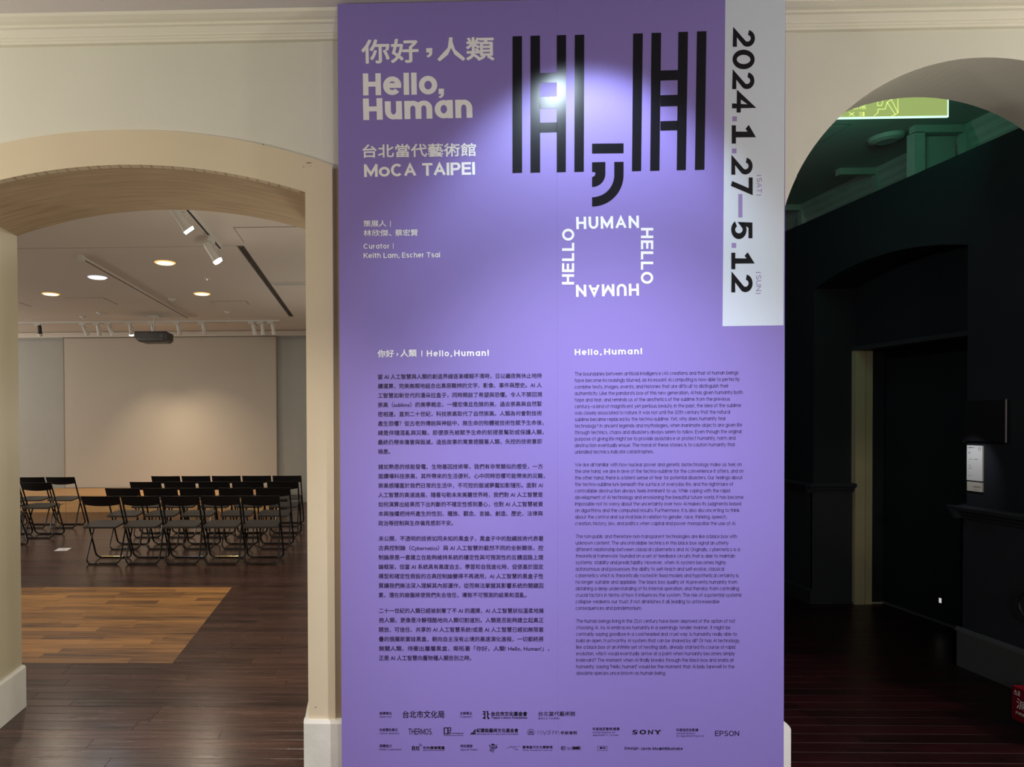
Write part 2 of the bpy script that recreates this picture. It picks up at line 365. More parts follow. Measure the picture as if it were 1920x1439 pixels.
# access panels in the ceiling
def panel(x0, x1, y0, y1, lab):
    t = thing('access_panel', lab, 'ceiling panel', ((x0 + x1) / 2, (y0 + y1) / 2, ZC), group='ceiling access panels')
    a, b = (x1 - x0) / 2, (y1 - y0) / 2
    MB().box((-a, -b, -.004), (a, b, -.001)).build('panel', m_rceil, t)
    m2 = MB(); k = .008
    m2.box((-a - k, -b - k, -.0015), (a + k, -b, 0)); m2.box((-a - k, b, -.0015), (a + k, b + k, 0))
    m2.box((-a - k, -b, -.0015), (-a, b, 0)); m2.box((a, -b, -.0015), (a + k, b, 0))
    m2.build('panel_gap', mat('panel_gap_paint', (.12, .09, .07), .8) if 'panel_gap_paint' not in bpy.data.materials else bpy.data.materials['panel_gap_paint'], t)
panel(-1.14, -.4, 5.63, 6.09, 'flush ceiling access panel right of the near spotlight track')
panel(-2.46, -1.95, 11.1, 11.62, 'flush ceiling access panel above the right part of the screen')
panel(-2.2, -1.70, 9.16, 9.42, 'flush ceiling access panel behind the right yellow downlight')
panel(-4.15, -3.62, 8.80, 9.32, 'flush ceiling access panel between the left yellow downlight and the long rail')
panel(-5.35, -4.95, 9.10, 9.42, 'flush ceiling access panel at the left behind the yellow downlight')
# far wall: screen, mouldings, baseboard, stage
scr = thing('projection_screen', 'wide pale wall screen behind the rows of black chairs', 'screen', (-3.748, YFAR, .29))
MB().box((-2.053, -.05, .002), (2.053, -.001, 2.885)).build('screen_surface', m_screen, scr)
m2 = MB(); m2.box((-2.068, -.056, .002), (-2.053, -.001, 2.89)); m2.box((2.053, -.075, .002), (2.068, -.001, 2.895)); m2.box((-2.068, -.056, 2.885), (2.068, -.001, 2.895))
m2.build('screen_edge', mat('screen_edge_paint', (.33, .28, .23), .7), scr)
mb = MB()
for x0, x1 in ((-9.6, -5.83), (-1.66, .6)):
    mb.box((x0, YFAR - .02, 3.135), (x1, YFAR, 3.15)); mb.box((x0, YFAR - .035, 3.185), (x1, YFAR, 3.20))
struct(mb.build('trim_2', m_grey))
mb = MB().box((-9.6, YFAR - .03, 3.20), (.6, YFAR, 3.30)); mb.box((-9.6, YFAR - .07, 3.255), (.6, YFAR, 3.285))
struct(mb.build('trim_3', m_rceil))
struct(MB().box((-1.66, YFAR - .02, 0), (.6, YFAR, .1)).build('baseboard_far', m_grey))
st = thing('stage_platform', 'low honey wood stage platform below the wide screen', 'stage', (-4.7, 11.0, 0))
for i in range(7):
    x0 = -3.3 + i * .93; MB().box((x0 + .003, 0, .0), (x0 + .927, .018, .262)).build('front_panel', m_stage, st)
MB().box((-3.3, .02, 0), (3.21, 1.21, .262)).build('carcass', m_sub, st)
MB().box((-3.3, -.006, .264), (3.21, 1.215, .288)).build('stage_top', m_stage, st, bevel=.003)

# ------------------------------------------------------------------ floorboards
def plank_mesh(L, w, m):
    h = .016; c = .0007; g = .0007
    a, b, y0, y1 = g, L - g, g, w - g
    mb = MB()
    v = [(a, y0, -h), (b, y0, -h), (b, y1, -h), (a, y1, -h), (a, y0, -c), (b, y0, -c), (b, y1, -c), (a, y1, -c),
         (a + c, y0 + c, 0), (b - c, y0 + c, 0), (b - c, y1 - c, 0), (a + c, y1 - c, 0)]
    mb.v = v
    mb.f = [[0, 1, 5, 4], [1, 2, 6, 5], [2, 3, 7, 6], [3, 0, 4, 7], [4, 5, 9, 8], [5, 6, 10, 9], [6, 7, 11, 10], [7, 4, 8, 11], [8, 9, 10, 11]]
    mb.mi = [0] * 9
    return mb
PW = .0904
_cache = {}
def plank(x, y, L, m, w=PW):
    key = (round(L, 2), m.name, w)
    if key not in _cache:
        o = plank_mesh(L, w, m).build('plank', m, fl); _cache[key] = o
    else:
        o = _cache[key].copy(); C.objects.link(o); o.parent = fl
    o.location = (x, y, 0); return o
rnd = random.Random(11)
LENS = (.45, .6, .75, .9, 1.05, 1.2)
def row(y, x0, x1, m, singles, bulk, lens=LENS):
    x = x0; first = True
    while x < x1 - .01:
        L = rnd.choice(lens)
        if first: L = round(L * rnd.uniform(.4, 1), 2); first = False
        L = min(L, x1 - x)
        if x1 - (x + L) < .15: L = x1 - x
        if singles: plank(x, y, L, m)
        else:
            p = plank_mesh(L, PW, m); n = len(bulk.v)
            bulk.v += [(a + x, b + y, c) for a, b, c in p.v]; bulk.f += [[i + n for i in f] for f in p.f]; bulk.mi += p.mi
        x += L
far_l, far_p, near_b, right_b = MB(), MB(), MB(), MB()
PX1 = -1.282                      # right edge of the honey-coloured inlay
inl0, inl1 = 4.192, 6.06
y = 3.556 - 7 * PW; k = 0
# front of the threshold (under the arch)
while y < 3.55 - .01:
    xa, xb = LX0 + .02 + 0, LX1 - .01
    if y < 2.93: xa, xb = -2.6, 1.7
    row(y, xa - (.0), xb, m_wood, True, None, lens=(1.05, 1.5, 1.8)); y += PW
nrow = int((inl0 - 3.556) / PW)
rw = (inl0 - 3.556) / nrow
for i in range(nrow):
    row(3.556 + i * PW, -2.75, .3, m_wood, True, None, lens=(1.05, 1.35, 1.8))
ys = 3.556 + nrow * PW
# shift so the inlay starts on a joint
ni = int(round((inl1 - ys) / PW))
for i in range(ni):
    yy = ys + i * PW
    xl = 657 - 640; vis = -(640.0 / 1200) * yy - .25
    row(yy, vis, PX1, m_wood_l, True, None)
    row(yy, PX1, .2, m_wood, i < 12, far_l, lens=(.45, .75, .95))
yi1 = ys + ni * PW
yy = yi1
while yy < YFAR - .02:
    row(yy, -7.0, .55, m_wood, False, far_l, lens=(.6, .9, 1.2, 1.5)); yy += PW
# the rest of the room's floor left of the view
yy = 3.556
while yy < YFAR - .02:
    lim = -7.0 if yy >= yi1 - .01 else (-2.75 if yy < ys - .01 else -(640.0 / 1200) * yy - .25)
    row(yy, -9.5, lim, m_wood if yy < ys - .01 or yy >= yi1 - .01 or True else m_wood_l, False, far_l, lens=(.9, 1.2, 1.5)); yy += PW
yy = 3.556 - 82 * PW
while yy < 3.556 - 7 * PW - .01:
    row(yy, -6.4, 6.9, m_wood, False, near_b, lens=(.9, 1.2, 1.5)); yy += PW
# dark passage on the right
yy = 3.556 - 7 * PW; i = 0
while yy < 12:
    xr = 3.83 if yy < 4.14 or yy > 5.55 else 4.46
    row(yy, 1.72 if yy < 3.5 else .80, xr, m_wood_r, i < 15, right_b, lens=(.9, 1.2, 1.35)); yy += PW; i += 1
MB().box((LX0 + .03, 3.5535, -.01), (LX1 - .02, 3.5575, .0006)).build('threshold_joint', m_slot, fl)
for b, mm in ((far_l, m_wood), (near_b, m_wood), (right_b, m_wood_r)):
    o = b.build('floorboards', mm, fl, kind='stuff')

# ------------------------------------------------------------------ stroke lettering
def fnt():
    G = {}
    def g(ch, w, s): G[ch] = (w, s)
    bowl = '@.5,.36,.5,.36,0,360'
    g('a', .62, bowl + ';1,.72 1,0'); g('b', .62, '0,1 0,0;' + bowl); g('c', .58, '@.5,.36,.5,.36,48,312'); g('d', .62, '1,1 1,0;' + bowl)
    g('e', .62, '0.02,.37 .98,.37;@.5,.36,.5,.36,0,318'); g('f', .36, '@.95,.76,.5,.24,90,180 .45,0;0,.72 .95,.72')
    g('g', .62, bowl + ';1,.72 1,-.04 @.5,-.04,.5,.24,0,-150'); g('h', .58, '0,1 0,0;@.5,.38,.5,.34,180,0 1,0')
    g('i', 0, '0,.72 0,0;0,.97 0,1'); g('j', .22, '1,.72 1,-.1 @0,-.1,1,.18,0,-90;1,.97 1,1'); g('k', .55, '0,1 0,0;.95,.72 .05,.22;.38,.42 1,0')
    g('l', 0, '0,1 0,0'); g('m', .95, '0,.72 0,0;@.25,.42,.25,.3,180,0 .5,0;@.75,.42,.25,.3,180,0 1,0'); g('n', .58, '0,.72 0,0;@.5,.38,.5,.34,180,0 1,0')
    g('o', .62, bowl); g('p', .62, '0,.72 0,-.26;' + bowl); g('q', .62, '1,.72 1,-.26;' + bowl); g('r', .36, '0,.72 0,0;@.9,.34,.9,.38,180,90')
    g('s', .54, '@.5,.54,.46,.18,30,270 @.5,.18,.5,.18,90,-150'); g('t', .38, '.4,.95 .4,.2 @.95,.2,.55,.2,180,275;0,.72 1,.72')
    g('u', .58, '0,.72 @.5,.34,.5,.34,180,360;1,.72 1,0'); g('v', .58, '0,.72 .5,.02 1,.72'); g('w', .85, '0,.72 .26,.02 .5,.7 .74,.02 1,.72')
    g('x', .55, '0,.72 1,0;0,0 1,.72'); g('y', .58, '0,.72 .52,.02;1,.72 .3,-.28'); g('z', .52, '0,.72 1,.72 0,0 1,0')
    g('A', .80, '.02,.04 .5,.98 .98,.04;.2,.32 .8,.32'); g('B', .70, '0,1 0,0;0,1 .55,1 @.58,.76,.34,.24,90,-90 0,.52;.6,.52 @.62,.26,.38,.26,90,-90 0,0')
    g('C', .82, '@.5,.5,.5,.5,45,315'); g('D', .76, '0,1 0,0;0,1 .4,1 @.42,.5,.58,.5,90,-90 0,0'); g('E', .64, '0,1 0,0;0,1 1,1;0,.52 .92,.52;0,0 1,0')
    g('F', .6, '0,1 0,0;0,1 1,1;0,.5 .9,.5'); g('G', .85, '@.5,.5,.5,.5,45,360;1,.5 .55,.5'); g('H', .74, '0,1 0,0;1,1 1,0;0,.51 1,.51')
    g('I', 0, '0,1 0,0'); g('J', .5, '1,1 1,.3 @.5,.3,.5,.3,0,-170'); g('K', .7, '0,1 0,0;.95,1 .05,.38;.36,.58 1,0'); g('L', .58, '0,1 0,0 1,0')
    g('M', .92, '0,0 0,1;.04,.92 .5,.14 .96,.92;1,1 1,0'); g('N', .76, '0,0 0,1;.05,.92 .95,.08;1,0 1,1'); g('O', .86, '@.5,.5,.5,.5,0,360')
    g('P', .68, '0,1 0,0;0,1 .6,1 @.62,.73,.38,.27,90,-90 0,.46'); g('Q', .86, '@.5,.5,.5,.5,0,360;.6,.25 1,-.02'); g('R', .70, '0,1 0,0;0,1 .58,1 @.6,.74,.38,.26,90,-90 0,.48;.55,.48 1,0')
    g('S', .70, '@.5,.75,.46,.25,32,270 @.5,.25,.5,.25,90,-152'); g('T', .70, '.5,1 .5,0;0,1 1,1'); g('U', .72, '0,1 0,.4 @.5,.4,.5,.4,180,360 1,1')
    g('V', .74, '0,1 .5,.02 1,1'); g('W', 1.1, '0,1 .26,.02 .5,.95 .74,.02 1,1'); g('X', .7, '0,1 1,0;0,0 1,1'); g('Y', .7, '0,1 .5,.45 1,1;.5,.45 .5,0'); g('Z', .66, '0,1 1,1 0,0 1,0')
    g('0', .72, '@.5,.5,.5,.5,0,360'); g('1', .58, '.06,.82 .5,1 .5,0;0,0 1,0'); g('2', .64, '@.5,.70,.48,.30,170,-32 0,0 1,0'); g('4', .76, '.74,0 .74,1 .0,.26 1,.26')
    g('5', .62, '.92,1 .14,1 .06,.50 @.48,.33,.50,.33,125,-150'); g('7', .62, '0,1 1,1 .36,0'); g(',', .1, '1,.03 .2,-.13'); g('.', 0, '0,.02 0,0'); g('!', 0, '0,1 0,.30;0,.02 0,0')
    g('?', .5, '@.5,.76,.5,.24,170,-60 .5,.45 .5,.3;.5,.02 .5,0'); g("'", 0, '0,1 0,.8'); g('"', .2, '0,1 0,.8;1,1 1,.8'); g('-', .32, '0,.36 1,.36'); g('~', .75, '0,.40 1,.40')
    g(';', .1, '.9,.55 .9,.53;1,.03 .2,-.13'); g(':', 0, '0,.55 0,.53;0,.02 0,0'); g('(', .32, '@1,.4,1,.68,128,232'); g(')', .32, '@0,.4,1,.68,52,-52'); g('/', .4, '0,-.1 1,1')
    g('@', .9, '@.5,.4,.22,.22,0,360;@.5,.4,.5,.5,-60,290')
    return G
G = fnt()
def ribbon(P, h, closed):
    """flat stroke quads around a polyline, half width h, mitred"""
    n = len(P); out = []
    for i in range(n):
        p = Vector(P[i])
        if closed: a, b = Vector(P[i - 1]), Vector(P[(i + 1) % n])
        else: a, b = Vector(P[max(i - 1, 0)]), Vector(P[min(i + 1, n - 1)])
        d1 = (p - a); d2 = (b - p)
        if d1.length < 1e-7: d1 = d2
        if d2.length < 1e-7: d2 = d1
        d1 = d1.normalized(); d2 = d2.normalized()
        n1 = Vector((-d1.y, d1.x)); n2 = Vector((-d2.y, d2.x)); m_ = n1 + n2
        m_ = m_.normalized() if m_.length > 1e-3 else n1
        k = h / max(m_.dot(n1), .45)
        out.append((p + m_ * k, p - m_ * k))
    qs = [(out[i][0], out[i][1], out[i + 1][1], out[i + 1][0]) for i in range(n - 1)]
    if closed: qs.append((out[-1][0], out[-1][1], out[0][1], out[0][0]))
    return qs
def stroke_text(s, w=.12, track=.12, hseg=10, xh=.72, lw=1.0):
    """list of 2-D quads, cap height 1; returns (quads, width)"""
    quads = []; x = 0.0; lay = 0
    for ch in s:
        if ch == ' ': x += .34; continue
        if ch not in G: x += .3; continue
        gw, spec = G[ch]; low = ch.islower() and ch.isalpha()
        gw = gw * lw if low else gw
        W = 0; tot = w
        if gw > 0: tot = max(gw, w + .05); W = tot - w
        vy = (lambda v: w / 2 + (v * xh / .72 if v <= .72 else xh + (v - .72) * (1 - xh) / .28) * (1 - w)) if low else (lambda v: w / 2 + v * (1 - w))
        for st in spec.split(';'):
            P = []; closed = False; arc_s = arc_e = False
            toks = st.split()
            for ti, t in enumerate(toks):
                if t[0] == '@':
                    cx, cy, rx, ry, a0, a1 = [float(q) for q in t[1:].split(',')]
                    n = max(3, int(abs(a1 - a0) / 360 * hseg * 2))
                    if abs(a1 - a0) >= 360: closed = True; ang = [a0 + (a1 - a0) * i / n for i in range(n)]
                    else: ang = [a0 + (a1 - a0) * i / n for i in range(n + 1)]
                    P += [(w / 2 + (cx + rx * math.cos(math.radians(a))) * W, vy(cy + ry * math.sin(math.radians(a)))) for a in ang]
                    if ti == 0: arc_s = True
                    arc_e = ti == len(toks) - 1
                else:
                    a, b = t.split(','); P.append((w / 2 + float(a) * W, vy(float(b)))); arc_e = False
            Q = [P[0]]
            for p in P[1:]:
                if (Vector(p) - Vector(Q[-1])).length > 1e-5: Q.append(p)
            P = Q
            if len(P) == 1: P = [P[0], (P[0][0], P[0][1] + 1e-3)]
            if not closed:
                if not arc_s:
                    d = (Vector(P[0]) - Vector(P[1])).normalized() * (w / 2); P[0] = (P[0][0] + d.x, P[0][1] + d.y)
                if not arc_e:
                    d = (Vector(P[-1]) - Vector(P[-2])).normalized() * (w / 2); P[-1] = (P[-1][0] + d.x, P[-1][1] + d.y)
            lay += 1
            quads += [([(q[0] + x, q[1]) for q in qd], lay + .15 * qi) for qi, qd in enumerate( ribbon([Vector(p) for p in P], w / 2, closed))]
        x += tot + track; lay = 0
    return quads, x - track
_dg = None
def cjk_polys(s):
    """glyph outlines from Blender's own built-in font: (verts2d, faces)"""
    c = bpy.data.curves.new('t', 'FONT'); c.body = s; c.resolution_u = 2
    o = bpy.data.objects.new('t', c); C.objects.link(o)
    bpy.context.view_layer.update()
    me = bpy.data.meshes.new_from_object(o.evaluated_get(bpy.context.evaluated_depsgraph_get()))
    v = [(p.co.x, p.co.y) for p in me.vertices]; f = [list(p.vertices) for p in me.polygons]
    bpy.data.objects.remove(o); bpy.data.curves.remove(c); bpy.data.meshes.remove(me)
    return v, f
BY = 2.79                            # front face of the board
BO = Vector((.845, 2.86, 0))         # its origin
class Print:
    """collects flat lettering lying on the board (front face at BY), laid out along pixel base lines"""
    def __init__(s, Y=BY, lift=.0006): s.mb = MB(); s.Y = Y; s.lift = lift
    def pt(s, px, py, l=0):
        p = at_y(px, py, s.Y - s.lift - l); return (p.x - BO.x, p.y - BO.y, p.z - BO.z)
    def poly(s, pts, l=0):
        s.mb.face([s.pt(a, b, l) for a, b in pts]); return s
    def quad(s, x0, y0, x1, y1): return s.poly([(x0, y0), (x1, y0), (x1, y1), (x0, y1)])
    def _frame(s, a, b, cap):
        a, b = Vector(a), Vector(b); d = b - a; u = d.normalized(); up = Vector((u.y, -u.x)) * cap
        return a, d, up
    def latin(s, txt, a, b, cap, w=.12, track=.12, seg=10, xh=.74, lw=1.0):
        q, W = stroke_text(txt, w, track, seg, xh, lw); a, d, up = s._frame(a, b, cap)
        for qd, ly in q: s.mb.face([s.pt(*(a + d * (x / W) + up * y), .00005 * ly) for x, y in qd])
        return s
    def cjk(s, txt, a, b, size, bold=0.0, ref=None, lay=.00004):
        """a, b: left and right ends of the base line; size: height of one em in pixels"""
        key = ref or txt
        v, f = cjk_polys(txt)
        if not v: return s
        xs = [p[0] for p in (cjk_polys(ref)[0] if ref else v)]
        x0, x1 = min(xs), max(xs)
        a, d, up = s._frame(a, b, size)
        offs = [(0, 0)] if not bold else [(bold * math.cos(t * PI / 4), bold * math.sin(t * PI / 4)) for t in range(8)] + [(0, 0)]
        u = d.normalized()
        for k, (ox, oy) in enumerate(offs):
            n = len(s.mb.v)
            for (x, y) in v:
                q = a + d * ((x - x0) / (x1 - x0)) + up * (y + .10) + u * ox * size + up * oy
                s.mb.v.append(s.pt(q.x, q.y, k * lay))
            s.mb.f += [[i + n for i in ff] for ff in f]; s.mb.mi += [0] * len(f)
        return s
    def ring(s, cx, cy, r0, r1, a0, a1, n=12):
        for i in range(n):
            t0, t1 = [math.radians(a0 + (a1 - a0) * k / n) for k in (i, i + 1)]
            s.poly([(cx + r0 * math.cos(t0), cy - r0 * math.sin(t0)), (cx + r1 * math.cos(t0), cy - r1 * math.sin(t0)),
                    (cx + r1 * math.cos(t1), cy - r1 * math.sin(t1)), (cx + r0 * math.cos(t1), cy - r0 * math.sin(t1))])
        return s
    def cut(s):
        """close the current word so that it becomes a part of its own"""
        if s.mb.f: s.words = getattr(s, 'words', []) + [s.mb]; s.mb = MB()
        return s
    def done(s, name, m, parent, label=None):
        if getattr(s, 'words', None):
            for wd in s.cut().words:
                s.mb = wd; o = s._one(name, m, parent, label)
            return o
        return s._one(name, m, parent, label)
    def _one(s, name, m, parent, label=None):
        me = bpy.data.meshes.new(name); me.from_pydata(s.mb.v, [], s.mb.f); me.materials.append(m); me.update()
        o = bpy.data.objects.new(name, me); C.objects.link(o); o.parent = parent
        if label: o['label'] = label
        return o

# ------------------------------------------------------------------ THE EXHIBITION BOARD
board = thing('exhibition_board', 'tall purple exhibition panel with black and white lettering between two arches', 'sign', BO)
bx0, bx1 = -.109, 1.802
bj = .8338
MB().box((bx0 - BO.x, BY - BO.y, .0), (bj - .00008 - BO.x, 2.9 - BO.y - .002, 3.412)).build('panel', m_purple, board, bevel=.00025)
MB().box((bj + .00008 - BO.x, BY - BO.y, .0), (bx1 - BO.x, 2.9 - BO.y - .002, 3.412)).build('panel', m_purple, board, bevel=.00025)
pp = Print(lift=.0004)
pp.poly([(1360, -6), (1472.6, -6), (1469, 610.3), (1354.7, 612)]); pp.done('date_strip', m_pale, board, 'pale blue white strip down the right edge')
def A_(x, y): return (640 + x / 5.33, 30 + y / 5.33)
def B_(x, y): return (640 + x / 5.33, 250 + y / 5.33)
def C_(x, y): return (930 + x / 3.491, 30 + y / 3.491)
def D_(x, y): return (1000 + x / 3.998, 380 + y / 3.998)
def E_(x, y): return (1040 + x / 8, 390 + y / 8)
w = Print()
w.cjk('你好', A_(208, 478), A_(770, 466), 44 / .93, .022); w.cut()
w.cjk('人類', A_(966, 454), A_(1527, 444), 43.5 / .93, .022); w.cut()
w.poly([A_(848, 322), A_(909, 320), A_(909, 362), A_(848, 365)]); w.poly([A_(876, 360), A_(909, 360), A_(908, 380), A_(897, 398), A_(878, 411), A_(858, 414), A_(852, 396), A_(868, 390), A_(876, 380)]); w.cut()
w.latin('Hello', A_(218, 795), A_(960, 783), 41.3, .225, .09, 24, .80, 1.22); w.cut()
w.poly([A_(972, 727), A_(1025, 726), A_(1025, 780), A_(972, 781)]); w.poly([A_(1000, 779), A_(1025, 779), A_(1022, 795), A_(1008, 812), A_(990, 821), A_(977, 816), A_(972, 804), A_(990, 798)]); w.cut()
w.latin('Human', A_(220, 1041), A_(1311, 1017), 40.5, .225, .09, 24, .80, 1.12); w.cut()
w.cjk('台北當代藝術館', B_(215, 246), B_(1344, 230), 24 / .92, .020); w.cut()
w.latin('MoCA TAIPEI', B_(228, 438), B_(1337, 414), 23.8, .19, .07, 20, .72, 1.2); w.cut()
w.done('headline_lettering', m_whitevinyl, board, 'bold white headline lettering')
w = Print()
w.cjk('策展人', B_(222, 936), B_(448, 935), 12 / .92, .012); w.cut(); w.quad(*B_(487, 873), *B_(493, 935)); w.cut()
w.cut(); w.cjk('林欣傑、', B_(222, 1031), B_(500, 1029), 12 / .92, .012); w.cut(); w.cjk('蔡宏賢', B_(538, 1028), B_(765, 1026), 12 / .92, .012); w.cut()
w.latin('Curator', B_(222, 1155), B_(482, 1153), 9.4, .15, .14); w.cut(); w.quad(*B_(516, 1098), *B_(521, 1156)); w.cut()
w.latin('Keith Lam,', B_(222, 1249), B_(582, 1246), 9.6, .15, .12); w.cut(); w.latin('Escher Tsai', B_(606, 1244), B_(986, 1240), 9.6, .15, .12); w.cut()
w.done('curator_lettering', m_whitevinyl, board, 'small white curator lettering')
w = Print()
for bars in ([(108, 170, 133, 108, 171, 1028), (226, 288, 130, 226, 289, 1026), (398, 459, 126, 398, 457, 1023), (516, 578, 124, 513, 575, 1021)],
             [(898, 961, 115, 890, 950, 1016), (1018, 1081, 111, 1009, 1070, 1014), (1194, 1257, 105, 1183, 1243, 1010), (1316, 1378, 101, 1302, 1364, 1008)]):
    for a, b, t, c, d, bt in bars:
        w.poly([C_(a, t), C_(b, t - 2), C_(d, bt - 1), C_(c, bt + 1)]); w.cut()
for x0, x1, ys_ in ((287, 400, ((373, 437), (530, 605), (698, 763))), (1076, 1190, ((356, 422), (518, 592), (688, 750)))):
    for a, b in ys_: w.poly([C_(x0, a + 1), C_(x1, a - 2), C_(x1, b - 2), C_(x0, b + 1)]); w.cut()
w.cut(); w.poly([C_(629, 836), C_(835, 834), C_(835, 899), C_(629, 901)]); w.cut()
w.poly([C_(629, 958), C_(716, 956), C_(716, 1033), C_(651, 1033), C_(649, 1022), C_(629, 1022)])
cx, cy = C_(629, 1033); k = 1 / 3.491; w.ring(cx, cy, 21 * k, 87 * k, 0, -90); w.cut()
w.poly([C_(774, 956), C_(835, 955), C_(835, 1042), C_(774, 1042)])
cx, cy = C_(629, 1042); w.ring(cx, cy, 145 * k, 206 * k, 0, -90, 20)
w.done('emblem_lettering', m_ink, board, 'large glossy black striped double H emblem')
w = Print()
w.latin('HUMAN', E_(325, 321), E_(1266, 302), 23.2, .19, .17, 18); w.cut()
w.latin('HUMAN', E_(1262, 1136), E_(318, 1155), 22.6, .19, .17, 18); w.cut()
w.latin('HELLO', E_(1294, 300), E_(1292, 1140), 23.2, .19, .15, 18); w.cut()
w.latin('HELLO', E_(291, 1151), E_(294, 313), 22.8, .19, .15, 18); w.cut()
w.done('square_lettering', m_whitevinyl, board, 'four white words set in a square')
w = Print()
w.latin('2024', C_(1551, 88), C_(1544, 632), 41.5, .19, .10, 20); w.cut(); w.latin('1', C_(1543, 716), C_(1543, 836), 41.5, .19, .1); w.cut()
w.latin('27', C_(1540, 926), C_(1541, 1168), 40, .19, .10, 20); w.cut()
w.latin('5', D_(1483, 134), D_(1483, 276), 40, .19, .1, 20); w.cut(); w.latin('12', D_(1484, 376), D_(1484, 674), 40, .19, .17, 20); w.cut()
w.done('date_lettering', m_ink, board, 'large black date reading downwards')
w = Print()
w.quad(*C_(1547, 658), *C_(1577, 690)); w.cut(); w.quad(*C_(1544, 868), *C_(1574, 900)); w.cut(); w.quad(*C_(1586, 1166), *C_(1613, 1320)); w.cut(); w.quad(*D_(1486, 303), *D_(1521, 340)); w.cut()
w.latin('(SAT)', C_(1708, 1041), C_(1706, 1176), 9.6, .13, .12); w.cut(); w.latin('(SUN)', D_(1670, 521), D_(1669, 686), 9.8, .13, .12); w.cut()
w.done('weekday_lettering', m_lilac, board, 'lilac dots, dash and weekday lettering')
def S_(x, y): return (690 + x / 5.333, 640 + y / 5.333)
def T_(x, y): return (1050 + x / 5.333, 640 + y / 5.333)
w = Print()
w.cjk('你好', S_(97, 163), S_(258, 161), 13.6 / .92, .02); w.poly([S_(285, 121), S_(300, 121), S_(300, 140), S_(290, 148), S_(283, 146), S_(290, 136)]); w.cut()
w.cjk('人類', S_(325, 159), S_(486, 157), 13.6 / .92, .02); w.cut(); w.latin('!', S_(533, 153), S_(543, 153), 11, .17); w.cut()
w.latin('Hello,', S_(588, 153), S_(840, 152), 11.2, .18, .2, 12); w.cut(); w.latin('Human!', S_(862, 151), S_(1208, 147), 11.2, .18, .2, 12); w.cut()
w.latin('Hello,', T_(148, 140), T_(416, 137), 11.2, .18, .2, 12); w.cut(); w.latin('Human!', T_(442, 136), T_(820, 130), 11.2, .18, .2, 12); w.cut()
w.done('subheading_lettering', m_whitevinyl, board, 'small bold white subheadings')
ZH = [
 (0, 0, 3, (100, 1738, 360, 348, 93.5, 94), ['當 AI 人工智慧與人類的創造界線逐漸模糊不清時，日以繼夜無休止地持', '續運算，完美無暇地組合出真假難辨的文字、影像、事件與歷史。AI 人', '工智慧如新世代的潘朵拉盒子，同時開啟了希望與恐懼。令人不禁回溯', '崇高（sublime）的美學概念，一種宏偉且危險的美，過去崇高與自然緊', '密相連，直到二十世紀，科技崇高取代了自然崇高。人類為何會對技術', '產生恐懼？從古老的傳說與神話中，無生命的物體被技術性賦予生命後，', '總是伴隨混亂與災難，即便原先被賦予生命的前提是幫助或保護人類，', '最終仍帶來傷害與毀滅，這些故事的寓意提醒著人類，失控的技術意即', '禍患。']),
 (0, 0, 3, (104, 1748, 1260, 1256, 94, 94.2), ['諸如熟悉的核能發電、生物基因技術等，我們有非常類似的感受，一方', '面讚嘆科技崇高，其所帶來的生活便利，心中同時恐懼可能帶來的災難，', '崇高感隱匿於我們日常的生活中，不可控的毀滅夢魘如影隨形。面對 AI', '人工智慧的高速進展，隨著勾勒未來美麗世界時，我們對 AI 人工智慧是', '如何演算出結果而下出判斷的不確定性感到憂心，也對 AI 人工智慧被資', '本與強權把持所產生的性別、種族、觀念、言論、創造、歷史、法律與', '政治等控制與生存偏見感到不安。']),
 (0, 0, 3, (107, 1753, 1978, 1978, 94.2, 94.2), ['未公開、不透明的技術如同未知的黑盒子，黑盒子中的脫繩技術代表著', '古典控制論（Cybernetics）與 AI 人工智慧的截然不同的全新關係，控', '制論原是一套建立在能夠維持系統的穩定性與可預測性的反饋迴路上理', '論框架，但當 AI 系統具有高度自主、學習和自我進化時，促使基於固定', '模型和確定性假設的古典控制論變得不再適用，AI 人工智慧的黑盒子性', '質讓我們無法深入理解其內部運作，從而無法掌握其影響系統的關鍵因', '素，潛在的崩盤將使我們失去信任，導致不可預測的結果和混亂。']),
 (0, 0, 3, (110, 1756, 2700, 2700, 94.6, 94.6), ['二十一世紀的人類已經被剝奪了不 AI 的選擇，AI 人工智慧狀似溫柔地擁', '抱人類，更像是冷靜殘酷地向人類切割道別。人類是否能夠建立起真正', '開放、可信任、共享的 AI 人工智慧系統?或是 AI 人工智慧已經如無限套', '疊的俄羅斯套娃黑盒，朝向自主沒有止境的高速演化進程，一切都終將', '無關人類，待衝出層層黑盒，嘶吼著「你好，人類! Hello, Human!」，', '正是 AI 人工智慧向舊物種人類告別之時。']),
]
zh_end = {(0, 8): 200, (1, 6): 828, (2, 6): 1565, (3, 5): 1012}
for pi, (_, _, _, (xl, xr, yl, yr, pl, pr_), lines) in enumerate(ZH):
    w = Print()
    for i, t in enumerate(lines):
        core = t.rstrip('，。'); xe = zh_end.get((pi, i), xr)
        a, b = S_(xl, yl + pl * i + 23), S_(xr, yr + pr_ * i + 23)
        fr = (xe - xl) / (xr - xl); b2 = (a[0] + (b[0] - a[0]) * fr, a[1] + (b[1] - a[1]) * fr)
        w.cjk(t, a, b2, 9.4 / .92, .010, ref=core if core != t else None)
    w.done('chinese_paragraph', m_ink2, board)
